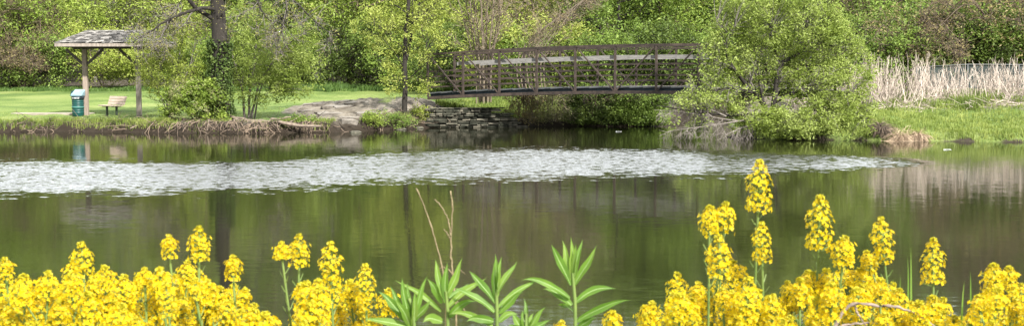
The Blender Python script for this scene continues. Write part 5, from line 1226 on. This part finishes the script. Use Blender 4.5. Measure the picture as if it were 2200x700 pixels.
# ------------------------------------------------------------------ camera, light, sky
cam = bpy.data.objects.new('camera', bpy.data.cameras.new('camera')); C.objects.link(cam); scene.camera = cam
cam.location = (0, 0, CAMZ); cam.rotation_euler = (R(90) - TILT, 0, 0)
cd = cam.data; cd.sensor_width = 36; cd.sensor_fit = 'HORIZONTAL'; cd.lens = 36 * FPX / 2200; cd.clip_start = .05; cd.clip_end = 2000
cd.dof.use_dof = True; cd.dof.focus_distance = 30; cd.dof.aperture_fstop = 18

SUN_EL, SUN_AZ = R(40), (0.45, -0.75)                                  # sun behind the camera, to the right
sv = Vector((SUN_AZ[0], SUN_AZ[1], 0)).normalized() * math.cos(SUN_EL) + Vector((0, 0, math.sin(SUN_EL)))
sl = bpy.data.lights.new('sun', 'SUN'); sl.energy = 5.0; sl.angle = R(2.0); sl.color = (1, .96, .89)
so = bpy.data.objects.new('sun', sl); C.objects.link(so); so.rotation_euler = (-sv).to_track_quat('-Z', 'Y').to_euler()

w = bpy.data.worlds.new('World'); scene.world = w; w.use_nodes = True
nt = w.node_tree; bg = nt.nodes['Background']; sk = nt.nodes.new('ShaderNodeTexSky'); sk.sky_type = 'NISHITA'; sk.sun_disc = False
sk.sun_elevation = SUN_EL; sk.sun_rotation = math.atan2(sv.x, sv.y); sk.air_density = 1.2; sk.dust_density = 4.0; sk.ozone_density = 1.0
hs = nt.nodes.new('ShaderNodeHueSaturation'); hs.inputs['Saturation'].default_value = .35
nt.links.new(sk.outputs[0], hs.inputs['Color'])
tcw = nt.nodes.new('ShaderNodeTexCoord'); cn = nt.nodes.new('ShaderNodeTexNoise'); cn.inputs['Scale'].default_value = 2.2; cn.inputs['Detail'].default_value = 6; nt.links.new(tcw.outputs['Generated'], cn.inputs['Vector'])
cr = nt.nodes.new('ShaderNodeMapRange'); cr.interpolation_type = 'SMOOTHSTEP'; cr.inputs['From Min'].default_value = .3; cr.inputs['From Max'].default_value = .55; cr.inputs['To Min'].default_value = .45; nt.links.new(cn.outputs['Fac'], cr.inputs['Value'])
mc = nt.nodes.new('ShaderNodeMix'); mc.data_type = 'RGBA'; nt.links.new(cr.outputs[0], mc.inputs['Factor']); nt.links.new(hs.outputs[0], mc.inputs['A']); 
cb = nt.nodes.new('ShaderNodeVectorMath'); cb.operation = 'DOT_PRODUCT'; cb.inputs[1].default_value = (-.1, .86, .5); nt.links.new(tcw.outputs['Generated'], cb.inputs[0])
cm = nt.nodes.new('ShaderNodeMapRange'); cm.interpolation_type = 'SMOOTHSTEP'; cm.inputs['From Min'].default_value = .45; cm.inputs['From Max'].default_value = .9; nt.links.new(cb.outputs['Value'], cm.inputs['Value'])
cc = nt.nodes.new('ShaderNodeMix'); cc.data_type = 'RGBA'; nt.links.new(cm.outputs[0], cc.inputs['Factor']); cc.inputs['A'].default_value = (4.0, 4.15, 4.3, 1); cc.inputs['B'].default_value = (12, 12.5, 12.8, 1)   # thin cloud; unseen bright bank added over the wood to whiten the ripples
nt.links.new(cc.outputs['Result'], mc.inputs['B'])
nt.links.new(mc.outputs['Result'], bg.inputs['Color']); bg.inputs['Strength'].default_value = .15

vs = scene.view_settings; vs.view_transform = 'Standard'; vs.look = 'None'; vs.gamma = 1; vs.use_curve_mapping = False; vs.exposure = 1.1
scene.cycles.max_bounces = 8; scene.cycles.diffuse_bounces = 2; scene.cycles.transmission_bounces = 4
